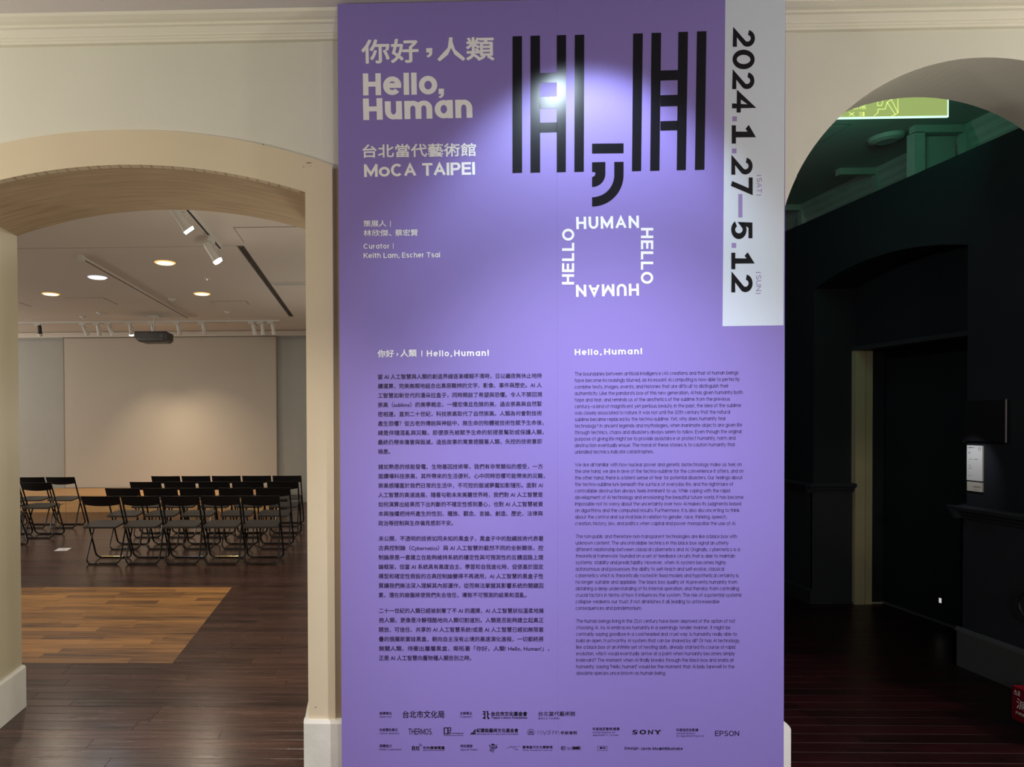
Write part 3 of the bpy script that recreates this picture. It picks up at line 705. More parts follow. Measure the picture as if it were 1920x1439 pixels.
EN = [
 (148, 333, 320, 65.0, 65.3, ['The boundaries between artificial intelligence (AI) creations and that of human beings', 'have become increasingly blurred, as incessant AI computing is now able to perfectly', 'combine texts, images, events, and histories that are difficult to distinguish their', "authenticity. Like the pandora's box of this new generation, AI has given humanity both", 'hope and fear, and reminds us of the aesthetics of the sublime from the previous', 'century~a kind of magnificent yet perilous beauty. In the past, the idea of the sublime', 'was closely associated to nature. It was not until the 20th century that the natural', 'sublime became replaced by the techno-sublime. Yet, why does humanity fear', 'technology? In ancient legends and mythologies, when inanimate objects are given life', 'through technics, chaos and disasters always seem to follow. Even though the original', 'purpose of giving life might be to provide assistance or protect humanity, harm and', 'destruction eventually ensue. The moral of these stories is to caution humanity that', 'unbridled technics indicate catastrophes.'],
  (1787, 1797, 1687, 1827, 1700, 1810, 1700, 1660, 1822, 1815, 1755, 1752, 935)),
 (151, 1241, 1238, 65.3, 65.5, ['We are all familiar with how nuclear power and genetic biotechnology make us feel; on', 'the one hand, we are in awe of the techno-sublime for the convenience it offers, and on', 'the other hand, there is a latent sense of fear for potential disasters. Our feelings about', 'the techno-sublime lurk beneath the surface of everyday life, and the nightmare of', 'controllable destruction always feels imminent to us. While coping with the rapid', 'development of AI technology and envisioning the beautiful future world, it has become', 'impossible not to worry about the uncertainty over how AI makes its judgments based', 'on algorithms and the computed results. Furthermore, it is also disconcerting to think', 'about the control and survival bias in relation to gender, race, thinking, speech,', 'creation, history, law, and politics when capital and power monopolize the use of AI.'],
  (1817, 1838, 1825, 1732, 1700, 1835, 1812, 1795, 1668, 1758)),
 (157, 1958, 1958, 65.2, 65.2, ['The non-public and therefore non-transparent technologies are like a black box with', 'unknown content. The uncontrollable technics in this black box signal an utterly', 'different relationship between classical cybernetics and AI. Originally, cybernetics is a', 'theoretical framework founded on a set of feedback circuits that is able to maintain', 'systemic stability and predictability. However, when AI system becomes highly', 'autonomous and possesses the ability to self-teach and self-evolve, classical', 'cybernetics which is theoretically rooted in fixed models and hypothetical certainty is', 'no longer suitable and appliable. The black box quality of AI prevents humanity from', 'obtaining a deep understanding of its internal operation, and thereby from controlling', 'crucial factors in terms of how it influences the system. The risk of a potential systemic', 'collapse weakens our trust, if not diminishes it all, leading to unforeseeable', 'consequences and pandemonium.'],
  (1770, 1686, 1798, 1750, 1660, 1640, 1787, 1772, 1790, 1825, 1595, 818)),
 (162, 2805, 2805, 65.1, 65.1, ['The human beings living in the 21st century have been deprived of the option of not', 'choosing AI. As AI embraces humanity in a seemingly tender manner, it might be', 'contrarily saying goodbye in a cool-headed and cruel way. Is humanity really able to', 'build an open, trustworthy AI system that can be shared by all? Or has AI technology,', 'like a black box of an infinite set of nesting dolls, already started its course of rapid', 'evolution, which would eventually arrive at a point when humanity becomes simply', 'irrelevant? The moment when AI finally breaks through the black box and snarls at', 'humanity, saying "Hello, human!" would be the moment that AI bids farewell to the', 'obsolete species once known as human being'],
  (1752, 1705, 1770, 1800, 1752, 1748, 1738, 1745, 1050)),
]
for xl, yl, yr, pl, pr_, lines, ends in EN:
    w = Print()
    for i, (t, xe) in enumerate(zip(lines, ends)):
        a = T_(xl, yl + pl * i + 13); yb = yr + pr_ * i + 13
        b = (T_(xe, 0)[0], a[1] + (T_(0, yb)[1] - a[1]) * (xe - xl) / (1800 - xl))
        w.latin(t, a, b, 6.8, .105, .085, 5, .76, 1.05)
    w.done('english_paragraph', m_ink2, board)
# sponsor rows
def U_(x, y): return (690 + x / 5.333, 1300 + y / 5.333)
def V_(x, y): return (1050 + x / 5.333, 1300 + y / 5.333)
def cj(w, f, t, x0, x1, y1, h, bold=.012, **k): w.cjk(t, f(x0, y1), f(x1, y1), h / 5.333 / .92, bold, **k)
def la(w, f, t, x0, x1, y1, h, wt=.12, tr=.14, seg=5): w.latin(t, f(x0, y1), f(x1, y1), h / 5.333, wt, tr, seg)
w = Print()
for f, zh, en, x0, zx, ex, y1, y2 in ((U_, '指導單位', 'Supervisor', 115, 237, 240, 219, 246), (U_, '主辦單位', 'Organizers', 920, 1040, 1042, 219, 246),
        (U_, '年度贊助單位', 'Annual Sponsors', 115, 297, 313, 385, 412), (U_, '媒體協力', 'Media Cooperation', 115, 237, 335, 545, 573),
        (U_, '特別感謝', 'Special Thanks', 925, 1045, 1098, 547, 576), (V_, '年度指定電視/螢幕', 'Annual Sponsor for', 325, 597, 553, 376, 403),
        (V_, '年度指定投影機', 'Annual Sponsor', 1163, 1383, 1355, 386, 412)):
    cj(w, f, zh, x0, zx, y1, 30, .014); la(w, f, en, x0, ex, y2, 17)
la(w, V_, 'Appointed TV / Screen', 325, 585, 430, 17); la(w, V_, 'for Appointed Projector', 1163, 1443, 439, 17)
w.done('sponsor_captions', m_ink2, board)
w = Print()
w.cut(); cj(w, U_, '台北市文化局', 349, 762, 252, 72, .012)
w.cut(); cj(w, U_, '台北市文化基金會', 1232, 1592, 232, 44, .030); la(w, U_, 'Taipei Culture Foundation', 1234, 1592, 258, 19, .2)
w.cut(); w.quad(*U_(1163, 182), *U_(1174, 255)); w.quad(*U_(1148, 182), *U_(1174, 193)); w.poly([U_(1146, 246), U_(1174, 238), U_(1174, 262), U_(1150, 257)]); w.quad(*U_(1148, 207), *U_(1166, 217))
w.quad(*U_(1190, 182), *U_(1203, 245)); w.poly([U_(1190, 240), U_(1203, 240), U_(1216, 250), U_(1215, 263), U_(1196, 260)]); w.quad(*U_(1203, 207), *U_(1214, 217)); w.quad(*U_(1182, 182), *U_(1203, 191))
w.cut(); cj(w, U_, '台北當代藝術館', 1704, 2072, 232, 46, .006); la(w, U_, 'MOCA TAIPEI', 1705, 1912, 264, 18, .18, .4)
w.cut(); la(w, U_, 'THERMOS', 405, 636, 417, 60, .135, .12, 12); w.quad(*U_(640, 410), *U_(645, 416))
w.cut()
for q in ((757, 345, 768, 415), (757, 345, 800, 354), (757, 405, 800, 415), (793, 345, 804, 415), (804, 345, 832, 354), (824, 345, 832, 380), (804, 372, 832, 380), (804, 390, 832, 398), (804, 405, 826, 413)): w.quad(*U_(q[0], q[1]), *U_(q[2], q[3]))
w.cut(); la(w, U_, 'E ARTS FOUNDATION', 836, 952, 411, 11, .26); w.quad(*U_(757, 424), *U_(955, 428))
w.cut(); w.poly([U_(1046, 392), U_(1077, 358), U_(1077, 392)]); w.poly([U_(1018, 415), U_(1038, 396), U_(1077, 396), U_(1077, 415)])
w.cut(); cj(w, U_, '紀慧能藝術文化基金會', 1087, 1503, 396, 40, .022); la(w, U_, 'Huichieng Chi Arts and Culture Foundation', 1087, 1503, 418, 13, .16)
w.cut()
for i in range(9):
    a = math.radians(10 + i * 20); cx, cy = 1630, 412
    for r0, r1 in ((12, 26), (31, 45)):
        p0, p1 = (cx + r0 * math.cos(a), cy - r0 * 1.25 * math.sin(a)), (cx + r1 * math.cos(a), cy - r1 * 1.25 * math.sin(a))
        nx, ny = -math.sin(a) * 2.2, -math.cos(a) * 2.2
        w.poly([U_(p0[0] + nx, p0[1] + ny), U_(p1[0] + nx, p1[1] + ny), U_(p1[0] - nx, p1[1] - ny), U_(p0[0] - nx, p0[1] - ny)])
w.quad(*U_(1600, 414), *U_(1662, 419))
w.cut(); la(w, U_, 'royal inn', 1696, 1910, 415, 46, .055, .10, 10); cj(w, V_, '老爺會館', 5, 170, 416, 34, .006)
# wordmark with slab serifs
w.cut(); la(w, V_, 'S', 724, 776, 415, 45, .2, .1, 14); la(w, V_, 'O', 796, 862, 415, 46, .2, .1, 14)
la(w, V_, 'N', 882, 928, 414, 43, .17); la(w, V_, 'Y', 950, 1005, 414, 43, .2)
for q in ((722, 400, 727, 415), (772, 372, 777, 386), (874, 371, 894, 376), (874, 409, 897, 414), (918, 371, 938, 376), (940, 371, 966, 376), (990, 371, 1013, 376), (964, 409, 992, 414)): w.quad(*V_(q[0], q[1]), *V_(q[2], q[3]))
w.cut(); la(w, V_, 'EPSON', 1551, 1791, 431, 52, .13, .13, 12)
w.cut(); la(w, U_, 'Rti', 440, 512, 578, 46, .2, .1, 8)
for r in (9, 17, 25):
    cx, cy = U_(512, 535); w.ring(cx, cy, r / 5.33, (r + 3.5) / 5.33, 5, 85, 6)
w.cut(); cj(w, U_, '中央廣播電臺', 550, 766, 564, 30, .02); la(w, U_, 'Radio Taiwan International', 548, 766, 578, 9, .2)
# round emblem: circle of blades round a triangle, and a swallow line mark
def tri(pts, th=3.2):
    n = len(pts)
    for i in range(n):
        a, b = Vector(pts[i]), Vector(pts[(i + 1) % n]); d = (b - a).normalized(); nn = Vector((-d.y, d.x)) * th / 2
        w.poly([U_(*(a + nn)), U_(*(b + nn)), U_(*(b - nn)), U_(*(a - nn))])
w.cut(); tri([(1210, 522), (1290, 522), (1248, 597)], 4); tri([(1224, 533), (1274, 533), (1248, 578)], 4); w.poly([U_(1240, 505), U_(1262, 512), U_(1270, 520), U_(1232, 520)])
w.poly([U_(1284, 524), U_(1294, 545), U_(1276, 560)]); w.poly([U_(1216, 560), U_(1236, 590), U_(1218, 582)]); w.quad(*U_(1240, 536), *U_(1246, 562)); w.quad(*U_(1252, 536), *U_(1257, 560)); w.quad(*U_(1234, 545), *U_(1264, 549))
def ln(f, x0, y0, x1, y1, th=2.6):
    a, b = Vector((x0, y0)), Vector((x1, y1)); d = (b - a).normalized(); nn = Vector((-d.y, d.x)) * th / 2
    w.poly([f(*(a + nn)), f(*(b + nn)), f(*(b - nn)), f(*(a - nn))])
w.cut(); ln(U_, 1388, 554, 1430, 537); ln(U_, 1412, 537, 1525, 537); ln(U_, 1430, 537, 1475, 568); ln(U_, 1455, 537, 1500, 570); ln(U_, 1475, 568, 1503, 570)
w.cut(); cj(w, U_, '臺灣當代文化實驗場', 1545, 1845, 557, 28, .012); la(w, U_, 'Taiwan Contemporary Culture Lab', 1545, 1845, 577, 9, .18)
w.cut(); cj(w, V_, '初っ未来', 8, 210, 574, 42, .010); w.poly([V_(135, 545), V_(175, 540), V_(195, 550), V_(180, 562), V_(140, 560)])
w.cut()
for q in ((374, 532, 474, 535), (374, 574, 474, 577), (374, 532, 377, 577), (471, 532, 474, 577)): w.quad(*V_(q[0], q[1]), *V_(q[2], q[3]))
cj(w, V_, '夢田', 397, 455, 562, 20, .03)
w.cut(); la(w, V_, 'Design:', 647, 792, 567, 28, .17, .16, 8); la(w, V_, 'Javin Mo@Milkxhake', 806, 1228, 571, 28, .17, .14, 8)
w.done('sponsor_mark', m_ink, board, 'black sponsor name or mark')

# ------------------------------------------------------------------ FOLDING CHAIRS
def arcp(c, r, a0, a1, n, f):
    return [f(c[0] + r * math.cos(math.radians(a0 + (a1 - a0) * i / n)), c[1] + r * math.sin(math.radians(a0 + (a1 - a0) * i / n))) for i in range(n + 1)]
def make_chair():
    root = thing('folding_chair', 'black folding chair', 'chair')
    # seat: thin moulded panel, rounded front, slightly dished
    mb = MB(); n = 14; top = []; W = .19
    outl = [(-W, -.05), (-W + .015, -.085), (W - .015, -.085), (W, -.05), (W, .18), (W - .02, .27), (W - .06, .325), (.06, .345), (-.06, .345), (-W + .06, .325), (-W + .02, .27), (-W, .18)]
    def hz(x, y): return .436 + .055 * (y + .085) - .010 * (1 - (abs(x) / W) ** 2) - .009 * max(0, (y - .24) / .1)
    k = len(outl)
    inner = [(x * .55, .16 + (y - .16) * .55) for x, y in outl]
    vs = [(x, y, hz(x, y)) for x, y in outl] + [(x, y, hz(x, y) - .003) for x, y in inner] + [(x, y, hz(x, y) - .018) for x, y in outl] + [(0, .16, .436)]
    fs = []
    for i in range(k):
        j = (i + 1) % k
        fs += [[i, j, k + j, k + i], [k + i, k + j, 3 * k], [i, 2 * k + i, 2 * k + j, j]]
    fs.append([2 * k + i for i in reversed(range(k))])
    mb.v = vs; mb.f = fs; mb.mi = [0] * len(fs); mb.build('seat', m_seat, root, smooth=True)
    # backrest: curved panel between the uprights, lower edge bowed
    mb = MB(); nx = 12; wB = .210
    def by(z): return .345 - .51 * z
    rows_ = 5; th = .014; front = []; back = []
    for j in range(rows_):
        for i in range(nx + 1):
            u = -1 + 2 * i / nx; t = j / (rows_ - 1)
            zt = .768; zb = .672 - .020 * (1 - u * u)
            z = zb + (zt - zb) * t; y = by(z) - .022 * (1 - u * u) + .0
            front.append((u * wB, y + th / 2, z)); back.append((u * wB, y - th / 2, z))
    o_ = len(front); mb.v = front + back; q = nx + 1
    for j in range(rows_ - 1):
        for i in range(nx):
            a = j * q + i; mb.f.append([a, a + 1, a + q + 1, a + q]); mb.f.append([o_ + a, o_ + a + q, o_ + a + q + 1, o_ + a + 1])
    for i in range(nx):
        a = i; mb.f.append([a, o_ + a, o_ + a + 1, a + 1]); a = (rows_ - 1) * q + i; mb.f.append([a, a + 1, o_ + a + 1, o_ + a])
    for j in range(rows_ - 1):
        a = j * q; mb.f.append([a, a + q, o_ + a + q, o_ + a]); a = j * q + nx; mb.f.append([a, o_ + a, o_ + a + q, a + q])
    mb.mi = [0] * len(mb.f); mb.build('backrest', m_black, root, smooth=True)
    # front-leg frame: uprights running from the backrest to the front feet, joined by a low bar
    r = .0105; sx = .204; rc = .055
    f1 = lambda x, s: (x, by(s), s)     # s is height along the sloping plane
    pts = [f1(-sx, .765), f1(-sx, .5), f1(-sx - .003, .25), f1(-sx - .004, r + rc)]
    pts += arcp((-sx - .004 + rc, r + rc), rc, 180, 270, 6, f1)[1:]
    pts += arcp((sx + .004 - rc, r + rc), rc, 270, 360, 6, f1)
    pts += [f1(sx + .003, .25), f1(sx, .5), f1(sx, .765)]
    MB().tube(pts, r, 8).build('front_leg_frame', m_tube, root, smooth=True)
    # rear-leg frame, a narrower U hinged under the seat
    sy = .19; f2 = lambda x, s: (x, .571 * (s - .01) + .004, s)
    pts = [f2(-sy + .008, .425), f2(-sy + .006, .25), f2(-sy, r + rc)] + arcp((-sy + rc, r + rc), rc, 180, 270, 6, f2)[1:]
    pts += arcp((sy - rc, r + rc), rc, 270, 360, 6, f2) + [f2(sy - .006, .25), f2(sy - .008, .425)]
    MB().tube(pts, r * .9, 8).build('rear_leg_frame', m_tube, root, smooth=True)
    for s in (-1, 1):
        MB().tube([(s * .196, by(.33), .33), (s * .182, by(.33), .33)], .009, 8).build('pivot', m_chrome, root)
        MB().tube([(s * .198, .13, .436), (s * .188, .33, .43)], .006, 6).build('seat_bracket', m_tube, root)
        MB().tube([(s * .13, .004, .004), (s * .16, .004, .004)], .013, 8).build('foot', m_black, root)
        MB().tube([(s * .14, .340, .006), (s * .17, .340, .006)], .013, 8).build('foot', m_black, root)
    return root
proto = make_chair(); used = False; glints = []
def place_chair(x, y, label, group, glint=None):
    global used
    o = proto if not used else copy_tree(proto); used = True
    o.location = (x, y, 0); o['label'] = label; o['group'] = group
    o.rotation_euler = (0, 0, math.radians(random.uniform(-.4, .4)))
    if glint: glints.append((o, glint))
    return o
def add_glint():
    for o, glint in glints:
        b = MB().tube([(glint[0], .3415, .0115), (glint[1], .3415, .0115)], .0112, 10).build('crossbar_glint', m_glint, o, smooth=True)  # glint on the bar put in as a bright metal sleeve
        b['label'] = 'painted highlight along the front crossbar'
m_glint = mat('crossbar_glint_tint', (.85, .70, .34), .18, metal=1)
ordn = ('leftmost', 'second from the left', 'middle', 'fourth from the left', 'rightmost')
rows = [
    (7.035, 569.0, -3.143, (432, 683, 935, 1190, 1440), 'nearest row', (0, 432)),
    (7.835, 510.5, -3.203, (582, 820, 1050, 1297, 1530), 'second row from the front', (1, 582)),
    (8.610, 464.0, -3.185, (737, 952, 1168, 1380, 1600), 'third row', (2, 737)),
    (9.46, 421.0, -3.177, (866, 1056, 1246, 1436, 1626), 'farthest row next to the stage', (3, 868)),
]
gnames = ('black folding chairs in the nearest row', 'black folding chairs in the second row', 'black folding chairs in the third row', 'black folding chairs in the farthest row')
for ri, (yr_, sc_, xl_, zs, rname, _) in enumerate(rows):
    for ci, zx in enumerate(zs):
        x = xl_ + (zx - zs[0]) / sc_ + .217
        where = {'nearest row': 'nearest row of the right-hand block', 'second row from the front': 'second row of the right-hand block',
                 'third row': 'third row of the right-hand block', 'farthest row next to the stage': 'farthest row of the right-hand block'}[rname]
        gspan = (-.15, .10) if (ri, ci) == (0, 0) else ((-.14, .12) if (ri, ci) == (0, 3) else None)
        place_chair(x, yr_, f'black folding chair, {ordn[ci]} in the {where}', gnames[ri], gspan)
for x, y, lab in ((-4.49, 9.36, 'black folding chair left of the aisle, beside it in the farthest row'),
                  (-4.94, 9.36, 'black folding chair left of the aisle, second from the aisle in the farthest row'),
                  (-5.39, 9.36, 'black folding chair left of the aisle, third from it in the farthest row'),
                  (-4.437, 8.56, 'black folding chair left of the aisle, one row nearer, beside the jamb'),
                  (-4.89, 8.56, 'black folding chair left of the aisle, only its seat corner shows past the jamb'),
                  (-4.565, 7.83, 'black folding chair left of the aisle, nearest there, mostly hidden by the jamb')):
    place_chair(x, y, lab, 'black folding chairs left of the aisle')

add_glint()
# ------------------------------------------------------------------ small things in the event room
pp_ = thing('paper_sheet', 'white paper sheet lying on the dark floor left of the chairs', 'paper', (-3.76, 7.85, .0))
MB().box((-.078, -.085, .0005), (.078, .085, .0015)).build('sheet', m_paper, pp_)
MB().box((-.012, -.008, .0016), (.028, .022, .0019)).build('printed_patch', mat('grey_print', (.3, .3, .3), .7), pp_)
pp_.rotation_euler = (0, 0, .12)
# downlights
for x, y, m_, lab in ((-4.199, 8.507, m_dwarm, 'lit yellow recessed downlight nearest the left jamb'), (-3.159, 7.537, m_dcool, 'lit white recessed downlight left of the long ceiling rail'),
                      (-2.142, 6.864, m_dwarm, 'lit yellow recessed downlight right of the rail, the nearer one'), (-2.185, 8.598, m_dwarm, 'lit yellow recessed downlight right of the rail, the farther one')):
    t = thing('downlight', lab, 'light', (x, y, ZC), group='recessed ceiling downlights')
    ring_ = MB(); n = 24
    for i in range(n):
        a, b = 2 * PI * i / n, 2 * PI * (i + 1) / n
        f = lambda r_, a_, z_: (r_ * math.cos(a_), r_ * math.sin(a_), z_)
        ring_.face([f(.112, a, 0), f(.112, b, 0), f(.095, b, -.010), f(.095, a, -.010)]); ring_.face([f(.095, a, -.010), f(.095, b, -.010), f(.088, b, -.006), f(.088, a, -.006)])
    ring_.build('rim', mat('amber_halo_rim', (1, .8, .4), .4, emit=(1.0, .56, .16), estr=.95) if m_ is m_dwarm else mat('white_halo_rim', (1, 1, 1), .4, emit=(.8, .88, 1.0), estr=.8), t, smooth=True)  # halo around the lamp painted as a glowing rim
    d = MB(); d.face([(.088 * math.cos(2 * PI * i / n), .088 * math.sin(2 * PI * i / n), -.007) for i in range(n)]); d.build('diffuser', m_, t)
def small_round(name, lab, cat, x, y, r, group=None, z=ZC, m=m_white):
    t = thing(name, lab, cat, (x, y, z), group=group)
    MB().tube([(0, 0, 0), (0, 0, -.012)], [r, r * .92], 20).build('flange', m, t, smooth=True)
    MB().tube([(0, 0, -.012), (0, 0, -.03)], [r * .45, r * .35], 14).build('head', m_chrome if 'sprink' in name else m, t, smooth=True)
small_round('ceiling_sprinkler', 'small round sprinkler on the ceiling between the two right-hand yellow downlights', 'sprinkler', -1.868, 7.635, .045)
small_round('smoke_detector', 'white round smoke detector on the ceiling left of the far end of the rail', 'detector', -4.178, 10.05, .06, 'ceiling detectors')
small_round('smoke_detector', 'white round smoke detector just left of the farther right-hand yellow downlight', 'detector', -2.70, 8.96, .055, 'ceiling detectors')
small_round('smoke_detector', 'white round smoke detector on the ceiling near the far right corner of the raft', 'detector', -2.153, 10.052, .06, 'ceiling detectors')
small_round('smoke_detector', 'small white detector on the shadow gap above the left spotlights', 'detector', -4.62, 10.42, .05, 'ceiling detectors')
# tracks
def track(lab, x0, y0, x1, y1, dark=False):
    t = thing('lighting_track', lab, 'light track', (x0, y0, ZC)); dx, dy = x1 - x0, y1 - y0
    if abs(dx) > abs(dy): MB().box((0, -.017, -.030), (dx, .017, 0)).build('rail', m_white, t); MB().box((0.01, -.006, -.0308), (dx - .01, .006, -.0295)).build('slot', m_slot, t); MB().box((-.012, -.019, -.032), (.02, .019, 0)).build('end_cap', m_white, t)
    else: MB().box((-.017, 0, -.030), (.017, dy, 0)).build('rail', m_white, t); MB().box((-.010, .01, -.0308), (.010, dy - .01, -.0295)).build('slot', m_slot, t); MB().box((-.019, dy - .02, -.032), (.019, dy + .012, 0)).build('end_cap', m_white, t)
    return t
track('white spotlight track with dark slot running back from the arch crown', -1.395, 3.9, -1.390, 6.235)
t = thing('lighting_track', 'long ceiling rail running back between the downlights towards the screen', 'light track', (-2.905, 6.54, ZC))
MB().box((-.017, 0, -.028), (.017, 3.96, 0)).build('rail', m_rceil, t); MB().box((-.008, .01, -.0288), (.008, 3.95, -.0275)).build('slot', m_slot, t)
MB().box((-.03, -.05, -.05), (.03, .02, 0)).build('power_feed', m_white, t)
track('white cross track at the far end carrying the row of spotlights', -9.0, 10.93, -1.45, 10.93)
track('short white track at the right edge of the arch view', -1.13, 7.92, .4, 7.92)
def spotlight(x, y, lab, aim=(0, .2, -1), s=1.0, lit=False, dark=False, group='spotlights along the far track', z=ZC - .03, along='x'):
    t = thing('track_spotlight', lab, 'spotlight', (x, y, z), group=group)
    bm_ = m_white
    if along == 'x': MB().box((-.085 * s, -.016, -.032 * s), (.01, .016, 0)).build('adapter', bm_, t, bevel=.003)
    else: MB().box((-.016, -.07 * s, -.032 * s), (.016, .06 * s, 0)).build('adapter', bm_, t, bevel=.003)
    MB().tube([(0, 0, -.02 * s), (0, 0, -.065 * s)], .007 * s, 8).build('stem', bm_, t, smooth=True)
    a = Vector(aim).normalized(); c = Vector((0, 0, -.10 * s)); side = Vector((.034 * s, 0, 0))
    y_ = MB(); y_.tube([(0, 0, -.062 * s), tuple(side + Vector((0, 0, -.066 * s))), tuple(side + c)], .005 * s, 6); y_.build('yoke', bm_, t, smooth=True)
    h = .075 * s
    MB().tube([tuple(c - a * h), tuple(c - a * h * .9), tuple(c + a * h * .6), tuple(c + a * h)], [.018 * s, .026 * s, .029 * s, .036 * s], 18).build('lamp_head', m_black if dark else bm_, t, smooth=True)
    MB().tube([tuple(c + a * h), tuple(c + a * (h + .018 * s))], [.034 * s, .030 * s], 18).build('lens', m_lens if lit else m_lensoff, t, smooth=True)
    if dark: MB().tube([tuple(c + a * h * .7), tuple(c + a * h * 1.02)], .037 * s, 18).build('front_ring', bm_, t, smooth=True)
    return t
spotlight(-1.395, 4.86, 'lit white spotlight at the crown of the arch, nearest on the dark slotted track', (.50, .35, -.75), 1.25, True, group='spotlights on the near track', along='y')
spotlight(-1.390, 5.83, 'lit white spotlight at the far end of the dark slotted track', (.50, .1, -.8), 1.25, True, group='spotlights on the near track', along='y')
for px_, (x, lit, dk, lab) in enumerate(((-5.593, False, True, 'dark-bodied spotlight with white rim, leftmost on the far track'), (-4.808, False, False, 'white unlit spotlight, first of the close trio left of the projector'),
        (-4.572, False, False, 'white unlit spotlight, middle of the close trio left of the projector'), (-4.366, False, False, 'white unlit spotlight, last of the close trio left of the projector'),
        (-4.013, True, False, 'glowing spotlight just left of the black projector'), (-3.625, True, False, 'lit spotlight directly above the black projector'),
        (-3.182, False, False, 'white unlit spotlight right of the projector, the nearer to it'), (-2.75, False, False, 'white unlit spotlight standing alone between the projector and the right trio'),
        (-1.892, False, False, 'white unlit spotlight, first of the trio at the right end of the far track'), (-1.742, False, False, 'white unlit spotlight, middle of the trio at the right end of the far track'),
        (-1.563, False, False, 'white unlit spotlight, last of the trio at the right end of the far track'))):
    aim = ((.0, .15, -1), (.25, .5, -.9), (.0, .4, -1), (.3, .45, -.9), (0, .35, -1), (0, .5, -.9), (.12, .3, -1), (.08, .2, -1), (.2, .3, -1), (.05, .2, -1), (.15, .3, -1))[px_]
    spotlight(x, 10.93, lab, aim, 1.15, lit, dk)
# projector hung from the ceiling
pr = thing('ceiling_projector', 'black projector hanging from the ceiling in front of the screen top', 'projector', (-3.45, 10.45, ZC))
MB().prism([(-.27, -.265), (-.27, -.355), (-.21, -.425), (-.17, -.435), (.22, -.435), (.265, -.40), (.27, -.29), (.245, -.265)], 'y', -.17, .17).build('body', m_black, pr, bevel=.012)
MB().box((-.16, -.174, -.405), (.20, -.168, -.392)).build('vent_strip', mat('projector_grey', (.05, .05, .055), .4), pr)
MB().tube([(.17, -.176, -.34), (.17, -.165, -.34)], .035, 16).build('rear_cover', bpy.data.materials['projector_grey'], pr)
MB().tube([(-.20, -.171, -.385), (-.20, -.176, -.385)], .006, 8).build('indicator', m_white, pr)
MB().tube([(0, 0, -.27), (0, 0, 0)], .012, 10).build('mount_pole', m_white, pr)
MB().box((-.09, -.09, -.012), (.09, .09, 0)).build('mount_plate', m_white, pr)

# ------------------------------------------------------------------ DARK PASSAGE behind the right arch
XP, XW = 3.85, 4.47; ZR = 3.74
struct(MB().box((.75, 3.34, ZR), (5.2, 12.2, ZR + .15)).build('ceiling', m_dceil))
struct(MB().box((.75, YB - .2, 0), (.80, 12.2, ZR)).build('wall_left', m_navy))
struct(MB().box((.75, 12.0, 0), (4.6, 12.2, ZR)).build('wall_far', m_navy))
# partition along the right: near length, recess with door, far length
mb = MB()
mb.box((XP, 3.35, 0), (XW + .1, 4.18, 3.30)); mb.box((XP, 5.58, 0), (XW + .005, 12.0, 3.30))
# arched head over the recess
for a, b in zip(linx(4.18, 5.58, 20), linx(4.18, 5.58, 20)[1:]):
    zz = lambda t: 2.70 + .11 * (1 - ((t - 4.88) / .70) ** 2)
    mb.face([(XP, a, zz(a)), (XP, b, zz(b)), (XP, b, 3.30), (XP, a, 3.30)]); mb.face([(XP, a, zz(a)), (XP, b, zz(b)), (XW - .28, b, zz(b)), (XW - .28, a, zz(a))])
    mb.face([(XP, a, 3.30), (XP, b, 3.30), (XW - .15, b, 3.30), (XW - .15, a, 3.30)])
mb.box((4.20, 4.18, 2.20), (4.30, 5.58, 3.28))
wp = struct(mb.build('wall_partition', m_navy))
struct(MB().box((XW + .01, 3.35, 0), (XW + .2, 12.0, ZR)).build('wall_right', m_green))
MB().box((4.165, 4.2, 2.165), (4.32, 5.58, 2.20)).build('door_lintel', mat('dark_lintel_paint', (.03, .03, .035), .6), wp)
# open doorway: beige frame on the far jamb, dark door leaf
dr = MB(); dr.box((4.17, 5.535, 0), (4.245, 5.58, 2.19)); dr.box((4.245, 5.55, 0), (4.262, 5.58, 2.19)); dr.box((4.262, 5.54, 0), (4.316, 5.58, 2.19))
struct(dr.build('door_1', m_frame))
dl = MB().box((XW - .03, 4.2, .012), (XW, 5.575, 2.19)).build('door_2', m_navy); struct(dl)
MB().box((XW - .045, 4.2, .004), (XW - .03, 5.575, .022)).build('door_sill', mat('grey_sill_paint', (.10, .09, .10), .5), dl)
MB().box((4.316, 5.565, .001), (XW, 5.575, .012)).build('threshold_strip', mat('pale_threshold', (.5, .46, .38), .5), dl)
lt = thing('wall_night_light', 'tiny white light low on the dark door leaf', 'light', (XW - .03, 5.016, .187))
MB().box((-.014, -.014, -.03), (0, .014, .03)).build('housing', m_black, lt); MB().box((-.017, -.009, -.02), (-.014, .009, .016)).build('lens', mat('dim_lit_lens', (1, 1, 1), .3, emit=(1, .97, .9), estr=.55), lt)
# wainscot, rail and baseboard
mb = MB(); rp = [(0, 0), (.018, 0), (.022, .018), (.035, .028), (.035, .04), (.058, .052), (.062, .072), (.05, .082), (0, .082)]
def railx(mb, x, y0, y1, z0): mb.prism([(x - a, z0 + b) for a, b in rp], 'y', y0, y1)
railx(mb, XP - .012, 3.36, 4.24, .955); railx(mb, XP - .012, 5.56, 12.0, .955)
mb.prism([(5.575 - a, .955 + b) for a, b in rp], 'x', XP - .07, 4.17); mb.prism([(4.18 + a, .955 + b) for a, b in rp], 'x', XP - .07, 4.2)
struct(mb.build('trim_4', m_navy2))
mb = MB(); mb.box((XP - .022, 3.36, 0), (XP, 4.195, .957)); mb.box((XP - .022, 5.56, 0), (XP, 12.0, .957)); mb.box((XP - .022, 5.562, 0), (4.165, 5.58, .957)); mb.box((XP - .022, 4.18, 0), (4.2, 4.195, .957))
struct(mb.build('trim_5', m_navy2))
bbp = [(0, 0), (.022, 0), (.022, .225), (.016, .238), (.006, .25), (0, .25)]
